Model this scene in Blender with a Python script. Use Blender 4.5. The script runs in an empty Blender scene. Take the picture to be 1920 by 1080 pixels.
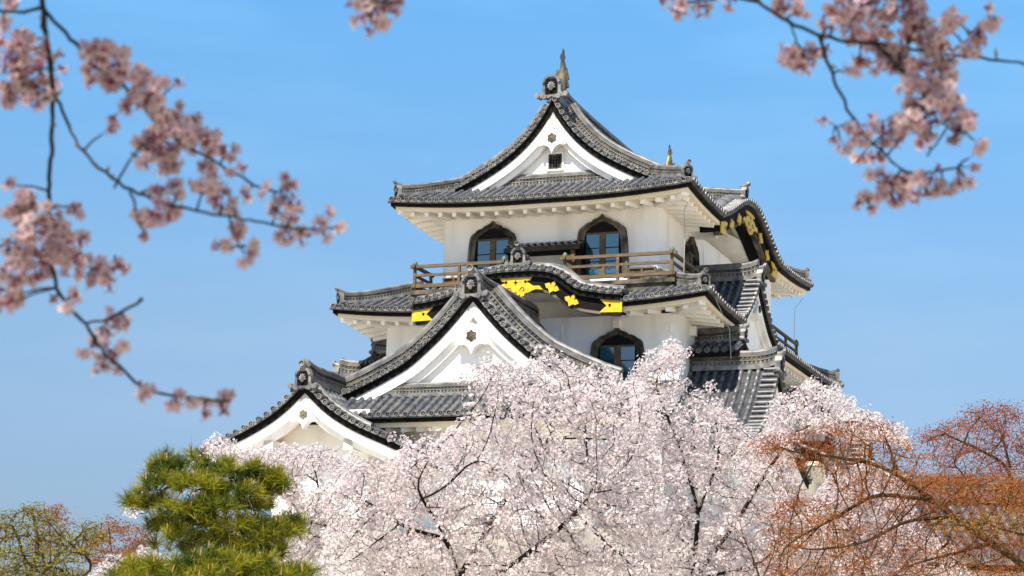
import bpy, math, random
import numpy as np
from mathutils import Vector, Matrix

random.seed(7); RNG = np.random.default_rng(7)
scene = bpy.context.scene
COL = scene.collection
A = np.array

# ------------------------------------------------------------------ camera
FPX = 4014.8
PITCH, ROLL, TH = math.radians(11.47), math.radians(1.345), math.radians(20.66)
CAM = A([0.0, 0.0, 1.6])
_F = A([0, math.cos(PITCH), math.sin(PITCH)]); _U0 = A([0, -math.sin(PITCH), math.cos(PITCH)]); _R0 = A([1.0, 0, 0])
_R = math.cos(ROLL) * _R0 + math.sin(ROLL) * _U0
_U = -math.sin(ROLL) * _R0 + math.cos(ROLL) * _U0
cd = bpy.data.cameras.new('camera'); cam = bpy.data.objects.new('camera', cd); COL.objects.link(cam)
cd.sensor_width = 36.0; cd.lens = FPX / 1920 * 36.0
cd.clip_start = 0.1; cd.clip_end = 20000
cd.dof.use_dof = True; cd.dof.focus_distance = 30.0; cd.dof.aperture_fstop = 7.0
M = Matrix.Identity(4)
for i in range(3):
    M[i][0], M[i][1], M[i][2], M[i][3] = _R[i], _U[i], -_F[i], CAM[i]
cam.matrix_world = M
scene.camera = cam

# ------------------------------------------------------------------ light
SUN_EL = math.radians(55); SUN_DIRH = A([-0.50, -0.866])
sun_rot = math.atan2(SUN_DIRH[0], SUN_DIRH[1])
w = bpy.data.worlds.new("World"); scene.world = w; w.use_nodes = True
nt = w.node_tree; bg = nt.nodes['Background']
sky = nt.nodes.new('ShaderNodeTexSky'); sky.sky_type = 'NISHITA'; sky.sun_disc = False
sky.sun_elevation = SUN_EL; sky.sun_rotation = sun_rot
sky.altitude = 100; sky.air_density = 1.0; sky.dust_density = 0.4; sky.ozone_density = 3.0
# thin high cloud streaks: part of the sky itself
tc = nt.nodes.new('ShaderNodeTexCoord'); mp = nt.nodes.new('ShaderNodeMapping'); mp.inputs['Scale'].default_value = (3, 3, 14)
nz = nt.nodes.new('ShaderNodeTexNoise'); nz.inputs['Scale'].default_value = 2.2; nz.inputs['Detail'].default_value = 5
cr = nt.nodes.new('ShaderNodeValToRGB'); cr.color_ramp.elements[0].position = 0.45; cr.color_ramp.elements[1].position = 0.85
cr.color_ramp.elements[1].color = (0.12, 0.12, 0.12, 1)
mx = nt.nodes.new('ShaderNodeMixRGB'); mx.inputs[2].default_value = (6.0, 6.5, 7.5, 1)
L = nt.links.new
L(tc.outputs['Generated'], mp.inputs['Vector']); L(mp.outputs[0], nz.inputs['Vector']); L(nz.outputs['Fac'], cr.inputs[0])
L(cr.outputs[0], mx.inputs[0]); L(sky.outputs[0], mx.inputs[1]); L(mx.outputs[0], bg.inputs[0])
# deeper blue towards the zenith side, calmer horizon
sx_ = nt.nodes.new('ShaderNodeSeparateXYZ'); el_ = nt.nodes.new('ShaderNodeValToRGB'); ml_ = nt.nodes.new('ShaderNodeMixRGB'); ml_.blend_type = 'MULTIPLY'; ml_.inputs[0].default_value = 1
e_ = el_.color_ramp.elements; e_[0].position = 0.06; e_[0].color = (0.36, 0.375, 0.47, 1); e_[1].position = 0.55; e_[1].color = (1, 1, 1, 1)
k_ = e_.new(0.18); k_.color = (0.63, 0.68, 0.70, 1); k_ = e_.new(0.33); k_.color = (0.61, 1.02, 1.12, 1)
L(tc.outputs['Generated'], sx_.inputs[0]); L(sx_.outputs['Z'], el_.inputs[0]); L(mx.outputs[0], ml_.inputs[1]); L(el_.outputs[0], ml_.inputs[2]); L(ml_.outputs[0], bg.inputs[0])
bg.inputs['Strength'].default_value = 0.085
sl = bpy.data.lights.new('sun', 'SUN'); sl.energy = 5.0; sl.angle = math.radians(0.53); sl.color = (1.0, 0.93, 0.82)
so = bpy.data.objects.new('sun', sl); COL.objects.link(so)
sd = Vector((SUN_DIRH[0] * math.cos(SUN_EL), SUN_DIRH[1] * math.cos(SUN_EL), math.sin(SUN_EL)))
so.rotation_euler = sd.to_track_quat('Z', 'Y').to_euler(); so.location = (0, 0, 60)
scene.view_settings.view_transform = 'Standard'; scene.view_settings.look = 'None'
scene.view_settings.exposure = 1.2; scene.view_settings.gamma = 1.0
scene.cycles.max_bounces = 12; scene.cycles.transmission_bounces = 4; scene.cycles.diffuse_bounces = 8

# ------------------------------------------------------------------ projection helpers (real distances)
def at(x, y, depth):
    return CAM + (_F + _R * (x - 960) / FPX + _U * (540 - y) / FPX) * depth

# castle frame: u to the right along the gable front, v away along the long side
_r = _F + _R * (1298 - 960) / FPX + _U * (540 - 333) / FPX
NC = CAM + _r / _r[1] * 66.0
uh = A([math.cos(TH), -math.sin(TH), 0]); vh = A([math.sin(TH), math.cos(TH), 0])
def cw(u, v, z): return A([NC[0], NC[1], 0]) + u * uh + v * vh + A([0, 0, z])

# ------------------------------------------------------------------ materials
MATS = {}
def mat(name, col, rough=0.7, spec=0.4, metal=0.0, noise=None, bump=None, trans=0.0, col2=None, ramp=(0.35, 0.7), coord='Object'):
    m = bpy.data.materials.new(name); m.use_nodes = True
    n = m.node_tree; b = n.nodes['Principled BSDF']
    b.inputs['Base Color'].default_value = (*col, 1); b.inputs['Roughness'].default_value = rough
    b.inputs['Specular IOR Level'].default_value = spec; b.inputs['Metallic'].default_value = metal
    t = n.nodes.new('ShaderNodeTexCoord')
    if noise:
        x = n.nodes.new('ShaderNodeTexNoise'); x.inputs['Scale'].default_value = noise[0]; x.inputs['Detail'].default_value = noise[1] if len(noise) > 1 else 5
        r = n.nodes.new('ShaderNodeValToRGB'); r.color_ramp.elements[0].position = ramp[0]; r.color_ramp.elements[1].position = ramp[1]
        r.color_ramp.elements[0].color = (*col, 1); r.color_ramp.elements[1].color = (*(col2 or col), 1)
        if len(noise) > 2:
            mp = n.nodes.new('ShaderNodeMapping'); mp.inputs['Scale'].default_value = noise[2]
            n.links.new(t.outputs[coord], mp.inputs[0]); n.links.new(mp.outputs[0], x.inputs['Vector'])
        else:
            n.links.new(t.outputs[coord], x.inputs['Vector'])
        n.links.new(x.outputs['Fac'], r.inputs[0]); n.links.new(r.outputs[0], b.inputs['Base Color'])
    if bump:
        x = n.nodes.new('ShaderNodeTexNoise'); x.inputs['Scale'].default_value = bump[0]; x.inputs['Detail'].default_value = 4
        n.links.new(t.outputs[coord], x.inputs['Vector'])
        bm = n.nodes.new('ShaderNodeBump'); bm.inputs['Strength'].default_value = bump[1]; bm.inputs['Distance'].default_value = 0.03
        n.links.new(x.outputs['Fac'], bm.inputs['Height']); n.links.new(bm.outputs[0], b.inputs['Normal'])
    if trans:
        tr = n.nodes.new('ShaderNodeBsdfTranslucent'); ms = n.nodes.new('ShaderNodeMixShader'); ms.inputs[0].default_value = trans
        src = b.inputs['Base Color'].links[0].from_socket if b.inputs['Base Color'].links else None
        if src: n.links.new(src, tr.inputs[0])
        else: tr.inputs[0].default_value = (*col, 1)
        n.links.new(b.outputs[0], ms.inputs[1]); n.links.new(tr.outputs[0], ms.inputs[2])
        n.links.new(ms.outputs[0], n.nodes['Material Output'].inputs[0])
    MATS[name] = m
    return m

PLASTER = mat('white_plaster', (0.80, 0.79, 0.77), 0.85, 0.2, noise=(1.3, 8, (1, 1, 0.16)), col2=(0.60, 0.585, 0.54), ramp=(0.50, 0.76), bump=(3.0, 0.08))
CREAM = mat('bounce_warmed_eave_plaster', (0.80, 0.71, 0.55), 0.85, 0.2, noise=(1.5, 7), col2=(0.72, 0.61, 0.44))  # warm bounce from the ground put into the plaster colour
TILE = mat('smoked_roof_tile', (0.036, 0.043, 0.058), 0.38, 0.5, noise=(4.2, 9), col2=(0.118, 0.113, 0.108), ramp=(0.38, 0.70))
PAN = mat('gap_shaded_pan_tile', (0.014, 0.015, 0.018), 0.5, 0.5, noise=(2.1, 8), col2=(0.05, 0.046, 0.04), ramp=(0.35, 0.72))  # tile colour darkened to paint shade into the gaps between cover rows
NOSHI = mat('weathered_sunlit_tile', (0.050, 0.052, 0.060), 0.45, 0.4, noise=(3.4, 9), col2=(0.20, 0.19, 0.17), ramp=(0.32, 0.68))  # weathered tone, lightened to paint the sunlit look of the ridge courses
RELIEF = mat('mossy_shaded_relief_tile', (0.03, 0.03, 0.032), 0.7, 0.3, noise=(2.0, 7), col2=(0.13, 0.105, 0.05), ramp=(0.42, 0.7))  # moss tint over a dark base that paints shade into the recesses
BLACK = mat('black_lacquer_board', (0.003, 0.003, 0.004), 0.8, 0.1, noise=(2.5, 6), col2=(0.010, 0.008, 0.007))
GOLD = mat('gold_leaf', (0.62, 0.42, 0.004), 0.42, 0.5, noise=(5, 6), col2=(0.46, 0.27, 0.006), bump=(9, 0.35))
WOOD = mat('weathered_brown_wood', (0.135, 0.092, 0.046), 0.75, 0.25, noise=(3.0, 6, (1, 1, 5)), col2=(0.06, 0.042, 0.026))
GREYWOOD = mat('grey_weathered_wood', (0.016, 0.014, 0.012), 0.8, 0.2, noise=(1.9, 7), col2=(0.145, 0.125, 0.09), ramp=(0.36, 0.62))
GLASS = mat('window_glass', (0.012, 0.06, 0.09), 0.06, 0.6)
GLASS.node_tree.nodes['Principled BSDF'].inputs['IOR'].default_value = 2.0
BRONZE = mat('green_bronze', (0.06, 0.10, 0.065), 0.6, 0.4)
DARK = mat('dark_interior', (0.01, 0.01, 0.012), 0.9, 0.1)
WIRE = mat('wire', (0.35, 0.34, 0.33), 0.5, 0.4)
STONE = mat('castle_stone', (0.16, 0.15, 0.13), 0.9, 0.2, noise=(1.2, 8), col2=(0.28, 0.26, 0.22), bump=(1.5, 0.9))
ROOFMATS = [TILE, NOSHI, RELIEF, BLACK, PLASTER, GREYWOOD, PAN, CREAM]

# ------------------------------------------------------------------ mesh builder
class MB:
    def __init__(s): s.v = []; s.f = []; s.mi = []; s.sm = []; s.n = 0
    def add(s, v, f, m=0, smooth=False):
        v = np.asarray(v, float).reshape(-1, 3); n = s.n
        s.v.append(v); s.n += len(v)
        for q in f: s.f.append([i + n for i in q])
        s.mi += [m] * len(f); s.sm += [smooth] * len(f)
    def box(s, x0, x1, y0, y1, z0, z1, T=None, m=0):
        p = A([[x, y, z] for z in (z0, z1) for y in (y0, y1) for x in (x0, x1)], float)
        if T: p = A([T(*q) for q in p])
        s.add(p, [(0, 2, 3, 1), (4, 5, 7, 6), (0, 1, 5, 4), (2, 6, 7, 3), (0, 4, 6, 2), (1, 3, 7, 5)], m)
    def beam(s, a, b, wd, ht, m=0, up=(0, 0, 1)):
        a = A(a, float); b = A(b, float); d = b - a; d /= np.linalg.norm(d)
        sx = np.cross(d, A(up, float)); sx /= np.linalg.norm(sx); uz = np.cross(sx, d)
        p = [e + sx * i * wd / 2 + uz * j * ht / 2 for e in (a, b) for j in (-1, 1) for i in (-1, 1)]
        s.add(p, [(0, 1, 3, 2), (4, 6, 7, 5), (0, 4, 5, 1), (2, 3, 7, 6), (0, 2, 6, 4), (1, 5, 7, 3)], m)
    def grid(s, P, m=0, smooth=False, closed=False):
        P = np.asarray(P, float); a, b = P.shape[:2]
        f = []
        for i in range(a - 1):
            for j in range(b if closed else b - 1):
                k = (j + 1) % b
                f.append((i * b + j, i * b + k, (i + 1) * b + k, (i + 1) * b + j))
        s.add(P.reshape(-1, 3), f, m, smooth)
    def sweep(s, P, side, up, prof, m=0, caps=True, smooth=False, closed=True):
        P = np.asarray(P, float); n = len(P); side = np.broadcast_to(side, P.shape); up = np.broadcast_to(up, P.shape)
        G = A([[P[i] + side[i] * a + up[i] * b for a, b in prof] for i in range(n)])
        s.grid(G, m, smooth, closed)
        if caps and closed:
            k = len(prof)
            s.add(G[0], [tuple(range(k))], m); s.add(G[-1], [tuple(range(k))[::-1]], m)
    def tube(s, P, r, n=6, m=0, caps=True):
        P = np.asarray(P, float); r = np.broadcast_to(r, (len(P),))
        T = np.gradient(P, axis=0); T /= np.linalg.norm(T, axis=1)[:, None] + 1e-9
        ref = A([0.31, 0.17, 0.93]) if abs(T[0][2]) < 0.9 else A([1.0, 0.2, 0])
        G = []
        for i in range(len(P)):
            a = np.cross(T[i], ref); a /= np.linalg.norm(a); b = np.cross(a, T[i]); ref = b if i == 0 else b
            G.append([P[i] + r[i] * (a * math.cos(t) + b * math.sin(t)) for t in np.arange(n) * 2 * math.pi / n])
        s.grid(A(G), m, True, True)
        if caps:
            s.add(G[0], [tuple(range(n))], m); s.add(G[-1], [tuple(range(n))[::-1]], m)
    def ext(s, poly, y0, y1, T, m=0):
        k = len(poly)
        p = A([T(x, y0, z) for x, z in poly] + [T(x, y1, z) for x, z in poly])
        s.add(p, [tuple(range(k)), tuple(range(2 * k - 1, k - 1, -1))] + [(i, (i + 1) % k, k + (i + 1) % k, k + i) for i in range(k)], m)
    def build(s, name, mats, parent=None, off=(0, 0, 0)):
        me = bpy.data.meshes.new(name); V = np.vstack(s.v) if s.v else np.zeros((0, 3))
        me.from_pydata((V - A(off)).tolist(), [], s.f)
        mats = mats if isinstance(mats, list) else [mats]
        for m in mats: me.materials.append(m)
        me.polygons.foreach_set('material_index', A(s.mi, dtype=np.int32)); me.polygons.foreach_set('use_smooth', A(s.sm, dtype=bool))
        me.update()
        o = bpy.data.objects.new(name, me); COL.objects.link(o)
        if parent: o.parent = parent
        return o

def fast_mesh(name, V, F, mats, parent=None, mi=None, smooth=False, loc=(0, 0, 0)):
    """V (n,3), F (m,k) same k"""
    V = np.asarray(V, np.float32) - np.asarray(loc, np.float32); F = np.asarray(F, np.int32); m, k = F.shape
    me = bpy.data.meshes.new(name); me.vertices.add(len(V)); me.vertices.foreach_set('co', V.ravel())
    me.loops.add(m * k); me.loops.foreach_set('vertex_index', F.ravel())
    me.polygons.add(m); me.polygons.foreach_set('loop_start', np.arange(m, dtype=np.int32) * k); me.polygons.foreach_set('loop_total', np.full(m, k, np.int32))
    for x in mats: me.materials.append(x)
    if mi is not None: me.polygons.foreach_set('material_index', np.asarray(mi, np.int32))
    me.polygons.foreach_set('use_smooth', np.full(m, smooth, bool))
    me.update(calc_edges=True)
    o = bpy.data.objects.new(name, me); COL.objects.link(o)
    if parent: o.parent = parent
    return o

def thing(name, label, cat, loc=(0, 0, 0), rotz=0, group=None):
    o = bpy.data.objects.new(name, None); COL.objects.link(o); o.empty_display_size = 0.3
    o.location = loc; o.rotation_euler = (0, 0, rotz); o['label'] = label; o['category'] = cat
    if group: o['group'] = group
    return o
def lab(o, s): o['label'] = s; return o

# ------------------------------------------------------------------ ground
def ground_h(x, y):
    c = cw(-5.3, 8.7, 0)
    d = np.hypot(x - c[0], y - c[1])
    t = np.clip((46 - d) / 24, 0, 1); t = t * t * (3 - 2 * t)
    return 4.9 * t + 0.12 * np.sin(x * 0.31) * np.cos(y * 0.27)
gr = np.unique(np.concatenate([-np.geomspace(90, 6000, 14), np.linspace(-80, 80, 60), np.geomspace(90, 6000, 14)]))
gx, gy = np.meshgrid(gr, gr + 40); gz = ground_h(gx, gy)
V = np.stack([gx, gy, gz], -1).reshape(-1, 3); n = len(gr)
F = A([(i * n + j, i * n + j + 1, (i + 1) * n + j + 1, (i + 1) * n + j) for i in range(n - 1) for j in range(n - 1)])
GRASS = mat('sandy_court', (0.50, 0.46, 0.39), 0.95, 0.1, noise=(0.15, 8), col2=(0.40, 0.36, 0.27), bump=(6, 0.4))
g = fast_mesh('ground', V, F, [GRASS], smooth=True); g['kind'] = 'structure'

# ================================================================== CASTLE
UC, VC, ZB = -5.27, 8.7, 4.6
cpos = cw(UC, VC, ZB)
keep = thing('castle_keep', 'white plastered three-storey castle keep with tiers of curved grey tile roofs and gold trim', 'castle', cpos, -TH)
OFF = (UC, VC, ZB)
def CB(mb, name, mats, parent=keep): return mb.build(name, mats, parent, OFF)

def smin_interp(xs, ys):
    xs = A(xs, float); ys = A(ys, float)
    # light smoothing through a dense resample
    X = np.linspace(xs[0], xs[-1], 81); Y = np.interp(X, xs, ys)
    k = np.ones(7) / 7; Yp = np.concatenate([2 * Y[0] - Y[3:0:-1], Y, 2 * Y[-1] - Y[-2:-5:-1]]); Ys = np.convolve(Yp, k, 'valid')
    return lambda q: np.interp(q, X, Ys)

HALF = [(math.cos(t), math.sin(t)) for t in np.radians([-12, 25, 60, 90, 120, 155, 192])]
def tile_row(mb, P, side, r=0.084, m=0, up=None):
    """half round cover tiles laid along path P (eave to ridge)"""
    P = np.asarray(P, float); seg = np.linalg.norm(np.diff(P, axis=0), axis=1); Lc = np.concatenate([[0], np.cumsum(seg)])
    if Lc[-1] < 0.12: return
    k = max(1, int(round(Lc[-1] / 0.31))); st = Lc[-1] / k
    q = []; rr = []
    for i in range(k):
        q += [i * st, i * st + st * 0.86, i * st + st * 0.93]; rr += [r, r * 0.97, r * 0.80]
    q.append(Lc[-1]); rr.append(r)
    Q = np.stack([np.interp(q, Lc, P[:, j]) for j in range(3)], 1)
    T = np.gradient(Q, axis=0); T /= np.linalg.norm(T, axis=1)[:, None] + 1e-9
    S = np.broadcast_to(side, Q.shape); Up = np.cross(S, T); Up *= np.sign(Up[:, 2:3] + 1e-9)
    if up is not None: Up = np.broadcast_to(up, Q.shape)
    G = A([[Q[i] + S[i] * a * rr[i] + Up[i] * b * rr[i] for a, b in HALF] for i in range(len(Q))])
    mb.grid(G, m, True)

def tile_cap(mb, c, out, side, up, r=0.088, m=1):
    n = 10; ang = np.arange(n) * 2 * math.pi / n
    c = A(c, float); out = A(out, float); side = A(side, float); up = A(up, float)
    ring = lambda rad, o: [c + out * o + side * rad * math.cos(t) + up * rad * math.sin(t) for t in ang]
    G = A([ring(r, -0.06), ring(r, 0.02), ring(r * 0.72, 0.02), ring(r * 0.66, -0.015), ring(r * 0.34, -0.015), ring(r * 0.26, 0.01)])
    mb.grid(G[:3], m, False, True); mb.grid(G[2:5], 2, False, True); mb.grid(G[4:], m, False, True)  # hollow of the cap takes the darker tile as painted shade
    mb.add(G[5], [tuple(range(n))], m)

def ridge(mb, P, side, sc=1.0, discs=True, up=(0, 0, 1)):
    """stacked ridge: courses of flat tiles with two relief bands and a round top"""
    P = np.asarray(P, float); side = np.broadcast_to(A(side, float), P.shape); up = np.broadcast_to(A(up, float), P.shape)
    rect = lambda h, a, b: [(-h * sc, a * sc), (h * sc, a * sc), (h * sc, b * sc), (-h * sc, b * sc)]
    for h, a, b, m in ((.20, -.12, .05, 1), (.155, .05, .16, 2), (.19, .16, .20, 1), (.145, .20, .31, 2), (.18, .31, .345, 1), (.165, .345, .38, 0), (.15, .38, .415, 1)):
        mb.sweep(P, side, up, rect(h, a, b), m)
    mb.sweep(P, side, up, [(.115 * sc * math.cos(t), (.44 + .115 * math.sin(t)) * sc) for t in np.radians([-20, 20, 55, 90, 125, 160, 200])], 1, smooth=True)
    if not discs: return
    seg = np.linalg.norm(np.diff(P, axis=0), axis=1); Lc = np.concatenate([[0], np.cumsum(seg)])
    st = 0.15 * max(sc, .75); q = np.arange(st * .6, Lc[-1], st)
    Q = np.stack([np.interp(q, Lc, P[:, j]) for j in range(3)], 1)
    T = np.gradient(P, axis=0); T /= np.linalg.norm(T, axis=1)[:, None]
    T = np.stack([np.interp(q, Lc, T[:, j]) for j in range(3)], 1)
    S = np.stack([np.interp(q, Lc, side[:, j]) for j in range(3)], 1)
    ang = np.arange(6) * math.pi / 3
    U3 = up[0]
    for i in range(len(Q)):
        for sg in (-1, 1):
            for hz, hw, ar in ((.10, .155, .052), (.258, .145, .046)):
                c = Q[i] + U3 * hz * sc + S[i] * sg * hw * sc
                a = [c + T[i] * ar * sc * math.cos(t) + U3 * ar * sc * math.sin(t) for t in ang]
                b = [p + S[i] * sg * .028 * sc for p in a]
                mb.add(a + b, [(6, 7, 8, 9, 10, 11)] + [(k, (k + 1) % 6, 6 + (k + 1) % 6, 6 + k) for k in range(6)], 1 if hz < .2 else 2)

def onigawara(mb, T, sc=1.0, horn=True):
    """ridge-end ornament plate; T(x,y,z): y outwards, z up from plate foot"""
    o = [(-.30, .06), (-.36, .02), (-.44, .0), (-.52, .05), (-.55, .14), (-.50, .22), (-.45, .20), (-.43, .15), (-.37, .14), (-.31, .22), (-.30, .50), (-.24, .66), (-.14, .74), (0, .77)]
    poly = o + [(-x, z) for x, z in o[::-1][1:]] + [(.12, .0), (0, .06), (-.12, .0)]
    poly = [(x * sc, z * sc) for x, z in poly]
    mb.ext(poly, -.16 * sc, .05 * sc, T, 1)
    # raised rim arch
    rim = [(-.27, .10), (-.27, .50), (-.2, .64), (-.1, .71), (.1, .71), (.2, .64), (.27, .50), (.27, .10)]
    for (a, b), (c, d) in zip(rim[:-1], rim[1:]):
        mb.beam(T(a * sc, .06 * sc, b * sc), T(c * sc, .06 * sc, d * sc), .09 * sc, .07 * sc, 1)
    # dark sunk field and carved blossom
    f = [(-.21, .12), (-.21, .48), (-.12, .62), (.12, .62), (.21, .48), (.21, .12)]
    mb.ext([(x * sc, z * sc) for x, z in f], .05 * sc, .056 * sc, T, 3)
    for k in range(7):
        t = math.pi * (k / 6); cx, cz = .11 * math.cos(t), .34 + .15 * math.sin(t)
        mb.tube([T(cx * .3 * sc, .06 * sc, .32 * sc), T(cx * sc, .10 * sc, cz * sc), T(cx * 1.35 * sc, .07 * sc, (.34 + .20 * math.sin(t)) * sc)], A([.03, .04, .015]) * sc, 5, 0)
    mb.tube([T(0, .05 * sc, .30 * sc), T(0, .13 * sc, .30 * sc)], (.07) * sc, 8, 2)
    for sg in (-1, 1):  # scroll bosses
        mb.tube([T(sg * .47 * sc, -.05 * sc, .10 * sc), T(sg * .47 * sc, .10 * sc, .10 * sc)], .085 * sc, 9, 1)
        mb.tube([T(sg * .24 * sc, -.02 * sc, .05 * sc), T(sg * .24 * sc, .09 * sc, .05 * sc)], .09 * sc, 9, 1)
    if horn:
        mb.tube([T(0, -.25 * sc, .76 * sc), T(0, .02 * sc, .80 * sc), T(0, .17 * sc, .87 * sc)], .10 * sc, 9, 1)
        tile_cap(mb, T(0, .19 * sc, .88 * sc), A(T(0, 1, 0)) - A(T(0, 0, 0)), A(T(1, 0, 0)) - A(T(0, 0, 0)), A([0, 0, 1.0]), .115 * sc)

def side_maps(R):
    """the four eaves of rectangle R=(u0,u1,v0,v1): name -> (length, map (s,t)->(u,v), outward)"""
    u0, u1, v0, v1 = R
    return {'front': (u1 - u0, lambda s, t: (u0 + s, v0 + t), A([0, -1, 0]), A([1, 0, 0])),
            'right': (v1 - v0, lambda s, t: (u1 - t, v0 + s), A([1, 0, 0]), A([0, 1, 0])),
            'back': (u1 - u0, lambda s, t: (u1 - s, v1 - t), A([0, 1, 0]), A([-1, 0, 0])),
            'left': (v1 - v0, lambda s, t: (u0 + t, v1 - s), A([-1, 0, 0]), A([0, -1, 0]))}

def roof_tier(R, z0, g, tmax, up_c=.22, Lc=4.2, sides=('front', 'right', 'back', 'left'), skip=None, hip=True, wall_t=1.5, pitch=0.28,
              parts=None, parent=None, rafters=True, soff=0.40):
    """hip skirt with curved slopes and raised corners. tmax: {side: f(s)->t1}; skip: {side:[(s0,s1)]} gaps in the eave"""
    maps = side_maps(R); skip = skip or {}
    tile, trim, raf = parts
    def Z(side, s, t):
        Ls = maps[side][0]; b = np.minimum(s, Ls - s)
        return z0 + g(t) + up_c * np.clip(1 - b / Lc, 0, 1) ** 2 * np.clip(1 - t / Lc, 0, 1)
    for side in sides:
        Ls, mp, out, al = maps[side]
        def S(s, t):
            u, v = mp(s, t); return A([u, v, float(Z(side, s, t))])
        holes = skip.get(side, [])
        inh = lambda s: any(a < s < b for a, b in holes)
        N = int(round(Ls / pitch)); rows = (np.arange(N) + .5) * Ls / N
        def t1(s):
            b = min(s, Ls - s) if hip else 99
            return max(0.02, min(b, tmax[side](s) if callable(tmax[side]) else tmax[side]))
        for s in rows:
            if inh(s): continue
            te = t1(s); s = float(np.clip(s + RNG.normal(0, .010), .05, Ls - .05)); jz = RNG.normal(0, .007)
            P = A([S(s, t) for t in np.linspace(-.04, te, max(3, int(te / .22) + 2))]) + A([0, 0, .02 + jz])
            tile_row(tile, P, al, .084 * RNG.uniform(.94, 1.05))
            up = A([0, 0, 1.0])
            tile_cap(tile, P[0] + up * .02, out, al, up)
        # pan tiles between the rows, stepped by course
        edges = np.concatenate([[0], (rows[:-1] + rows[1:]) / 2, [Ls]])
        for a, b in zip(edges[:-1], edges[1:]):
            if inh((a + b) / 2): continue
            ea, eb = t1(a), t1(b); te = max(ea, eb); k = max(1, int(te / .27))
            G = []
            for i in range(k):
                for fr, dz in ((0, .028), (.98, .0)):
                    f = (i + fr) / k
                    G.append([S(a, ea * f) + A([0, 0, dz]), S(b, eb * f) + A([0, 0, dz])])
            tile.grid(A(G), 6)
        # eave mouldings, mitred at the corners
        cuts = [0.0]
        for a, b in holes: cuts += [a, b]
        cuts.append(Ls)
        spans = [(cuts[i], cuts[i + 1]) for i in range(0, len(cuts), 2)]
        for a, b in spans:
            if b - a < .1: continue
            ca, cb = (a == 0 and hip), (b == Ls and hip)
            kk = np.linspace(0, 1, max(8, int((b - a) / .35)))
            def band(prof, mb, m):
                G = []
                for k in kk:
                    row = []
                    for t, dz in prof:
                        sa, sb = a + (t if ca else 0), b - (t if cb else 0)
                        s = sa + (sb - sa) * k; u, v = mp(s, t)
                        row.append(A([u, v, float(Z(side, np.clip(a + (b - a) * k, 0, Ls), 0)) + dz]))
                    G.append(row)
                G = A(G); mb.grid(G, m, False, True)
                mb.add(G[0], [tuple(range(len(prof)))], m); mb.add(G[-1], [tuple(range(len(prof)))[::-1]], m)
            rc = lambda t0, t1_, a_, b_: [(t0, a_), (t1_, a_), (t1_, b_), (t0, b_)]
            band(rc(-.02, .12, -.05, .015), trim, 1)
            band(rc(.015, .14, -.085, -.05), trim, 1)
            band(rc(.07, .34, -.20, -.085), trim, 3)
            band(rc(.20, .52, -.335, -.20), trim, 7)
            band([(.52, -.335), (wall_t + .06, -.335 + .10), (wall_t + .06, -.20), (.52, -.20)], trim, 7)
            # rafters under the boarding
            if rafters:
                nr = int((b - a) / .50)
                for i in range(nr):
                    s = a + (i + .5) * (b - a) / nr
                    bb = min(s if a == 0 else 9, Ls - s if b == Ls else 9)
                    te = min(wall_t + .03, bb - .12)
                    if te < .5: continue
                    zr = float(Z(side, s, 0))
                    p0 = A([*mp(s, .34), zr - .335 - .065 + .006]); p1 = A([*mp(s, te), zr - .335 - .065 + .165])
                    tgt = raf
                    if isinstance(raf, list):
                        if side != 'front' and raf: tgt = raf[0]
                        else: tgt = MB(); raf.append(tgt)
                    tgt.beam(p0, p1, .13, .14)
    return Z, maps

def emit(lst, parent, mats):
    for n_, m_ in lst: CB(m_, n_, mats, parent)
def raf_emit(raf, parent):
    if not raf: return
    if raf[0].n: r0 = CB(raf[0], 'rafter', [PLASTER], parent); r0['kind'] = 'stuff'
    for m_ in raf[1:]: CB(m_, 'rafter', [PLASTER], parent)
def ridge_at(lst, *a, nm='ridge', **k): m_ = MB(); ridge(m_, *a, **k); lst.append((nm, m_))
def oni_at(lst, *a): m_ = MB(); onigawara(m_, *a); lst.append(('ridge_end_tile', m_))
def hip_ridges(mb_r, R, Z, dm, corners, sc=.62, start=.22):
    u0, u1, v0, v1 = R
    for c in corners:
        cu, du = (u0, 1) if 'l' in c else (u1, -1); cv, dv = (v0, 1) if 'f' in c else (v1, -1)
        d = np.linspace(start, dm, 12)
        P = A([[cu + du * x, cv + dv * x, float(Z('front', x, x)) + .10 + .10 * max(0, 1 - x / .9) ** 2] for x in d])
        side = A([du, -dv, 0]) / math.sqrt(2)
        mb_ = MB(); mb_r.append(('hip_ridge', mb_))
        ridge(mb_, P, side, sc)
        o = P[0]; ax = A([-du, -dv, 0]) / math.sqrt(2); sx = A([-ax[1], ax[0], 0])
        T = lambda x, y, z: o + sx * x + ax * y + A([0, 0, z - .14])
        onigawara(mb_, T, .62)

def corner_beam(mb, R, Z, corners, wt):
    u0, u1, v0, v1 = R
    for c in corners:
        cu, du = (u0, 1) if 'l' in c else (u1, -1); cv, dv = (v0, 1) if 'f' in c else (v1, -1)
        z = float(Z('front', .3, .3))
        m_ = MB(); mb.append(('corner_beam', m_))
        m_.beam([cu + du * .30, cv + dv * .30, z - .40], [cu + du * (wt + .1), cv + dv * (wt + .1), z - .46], .26, .27)

FRONT = lambda uc, v0: (lambda x, y, z: A([uc + x, v0 - y, z]))
RIGHT = lambda vc, u0: (lambda x, y, z: A([u0 + y, vc + x, z]))
LEFT = lambda vc, u0: (lambda x, y, z: A([u0 - y, vc - x, z]))

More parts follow.
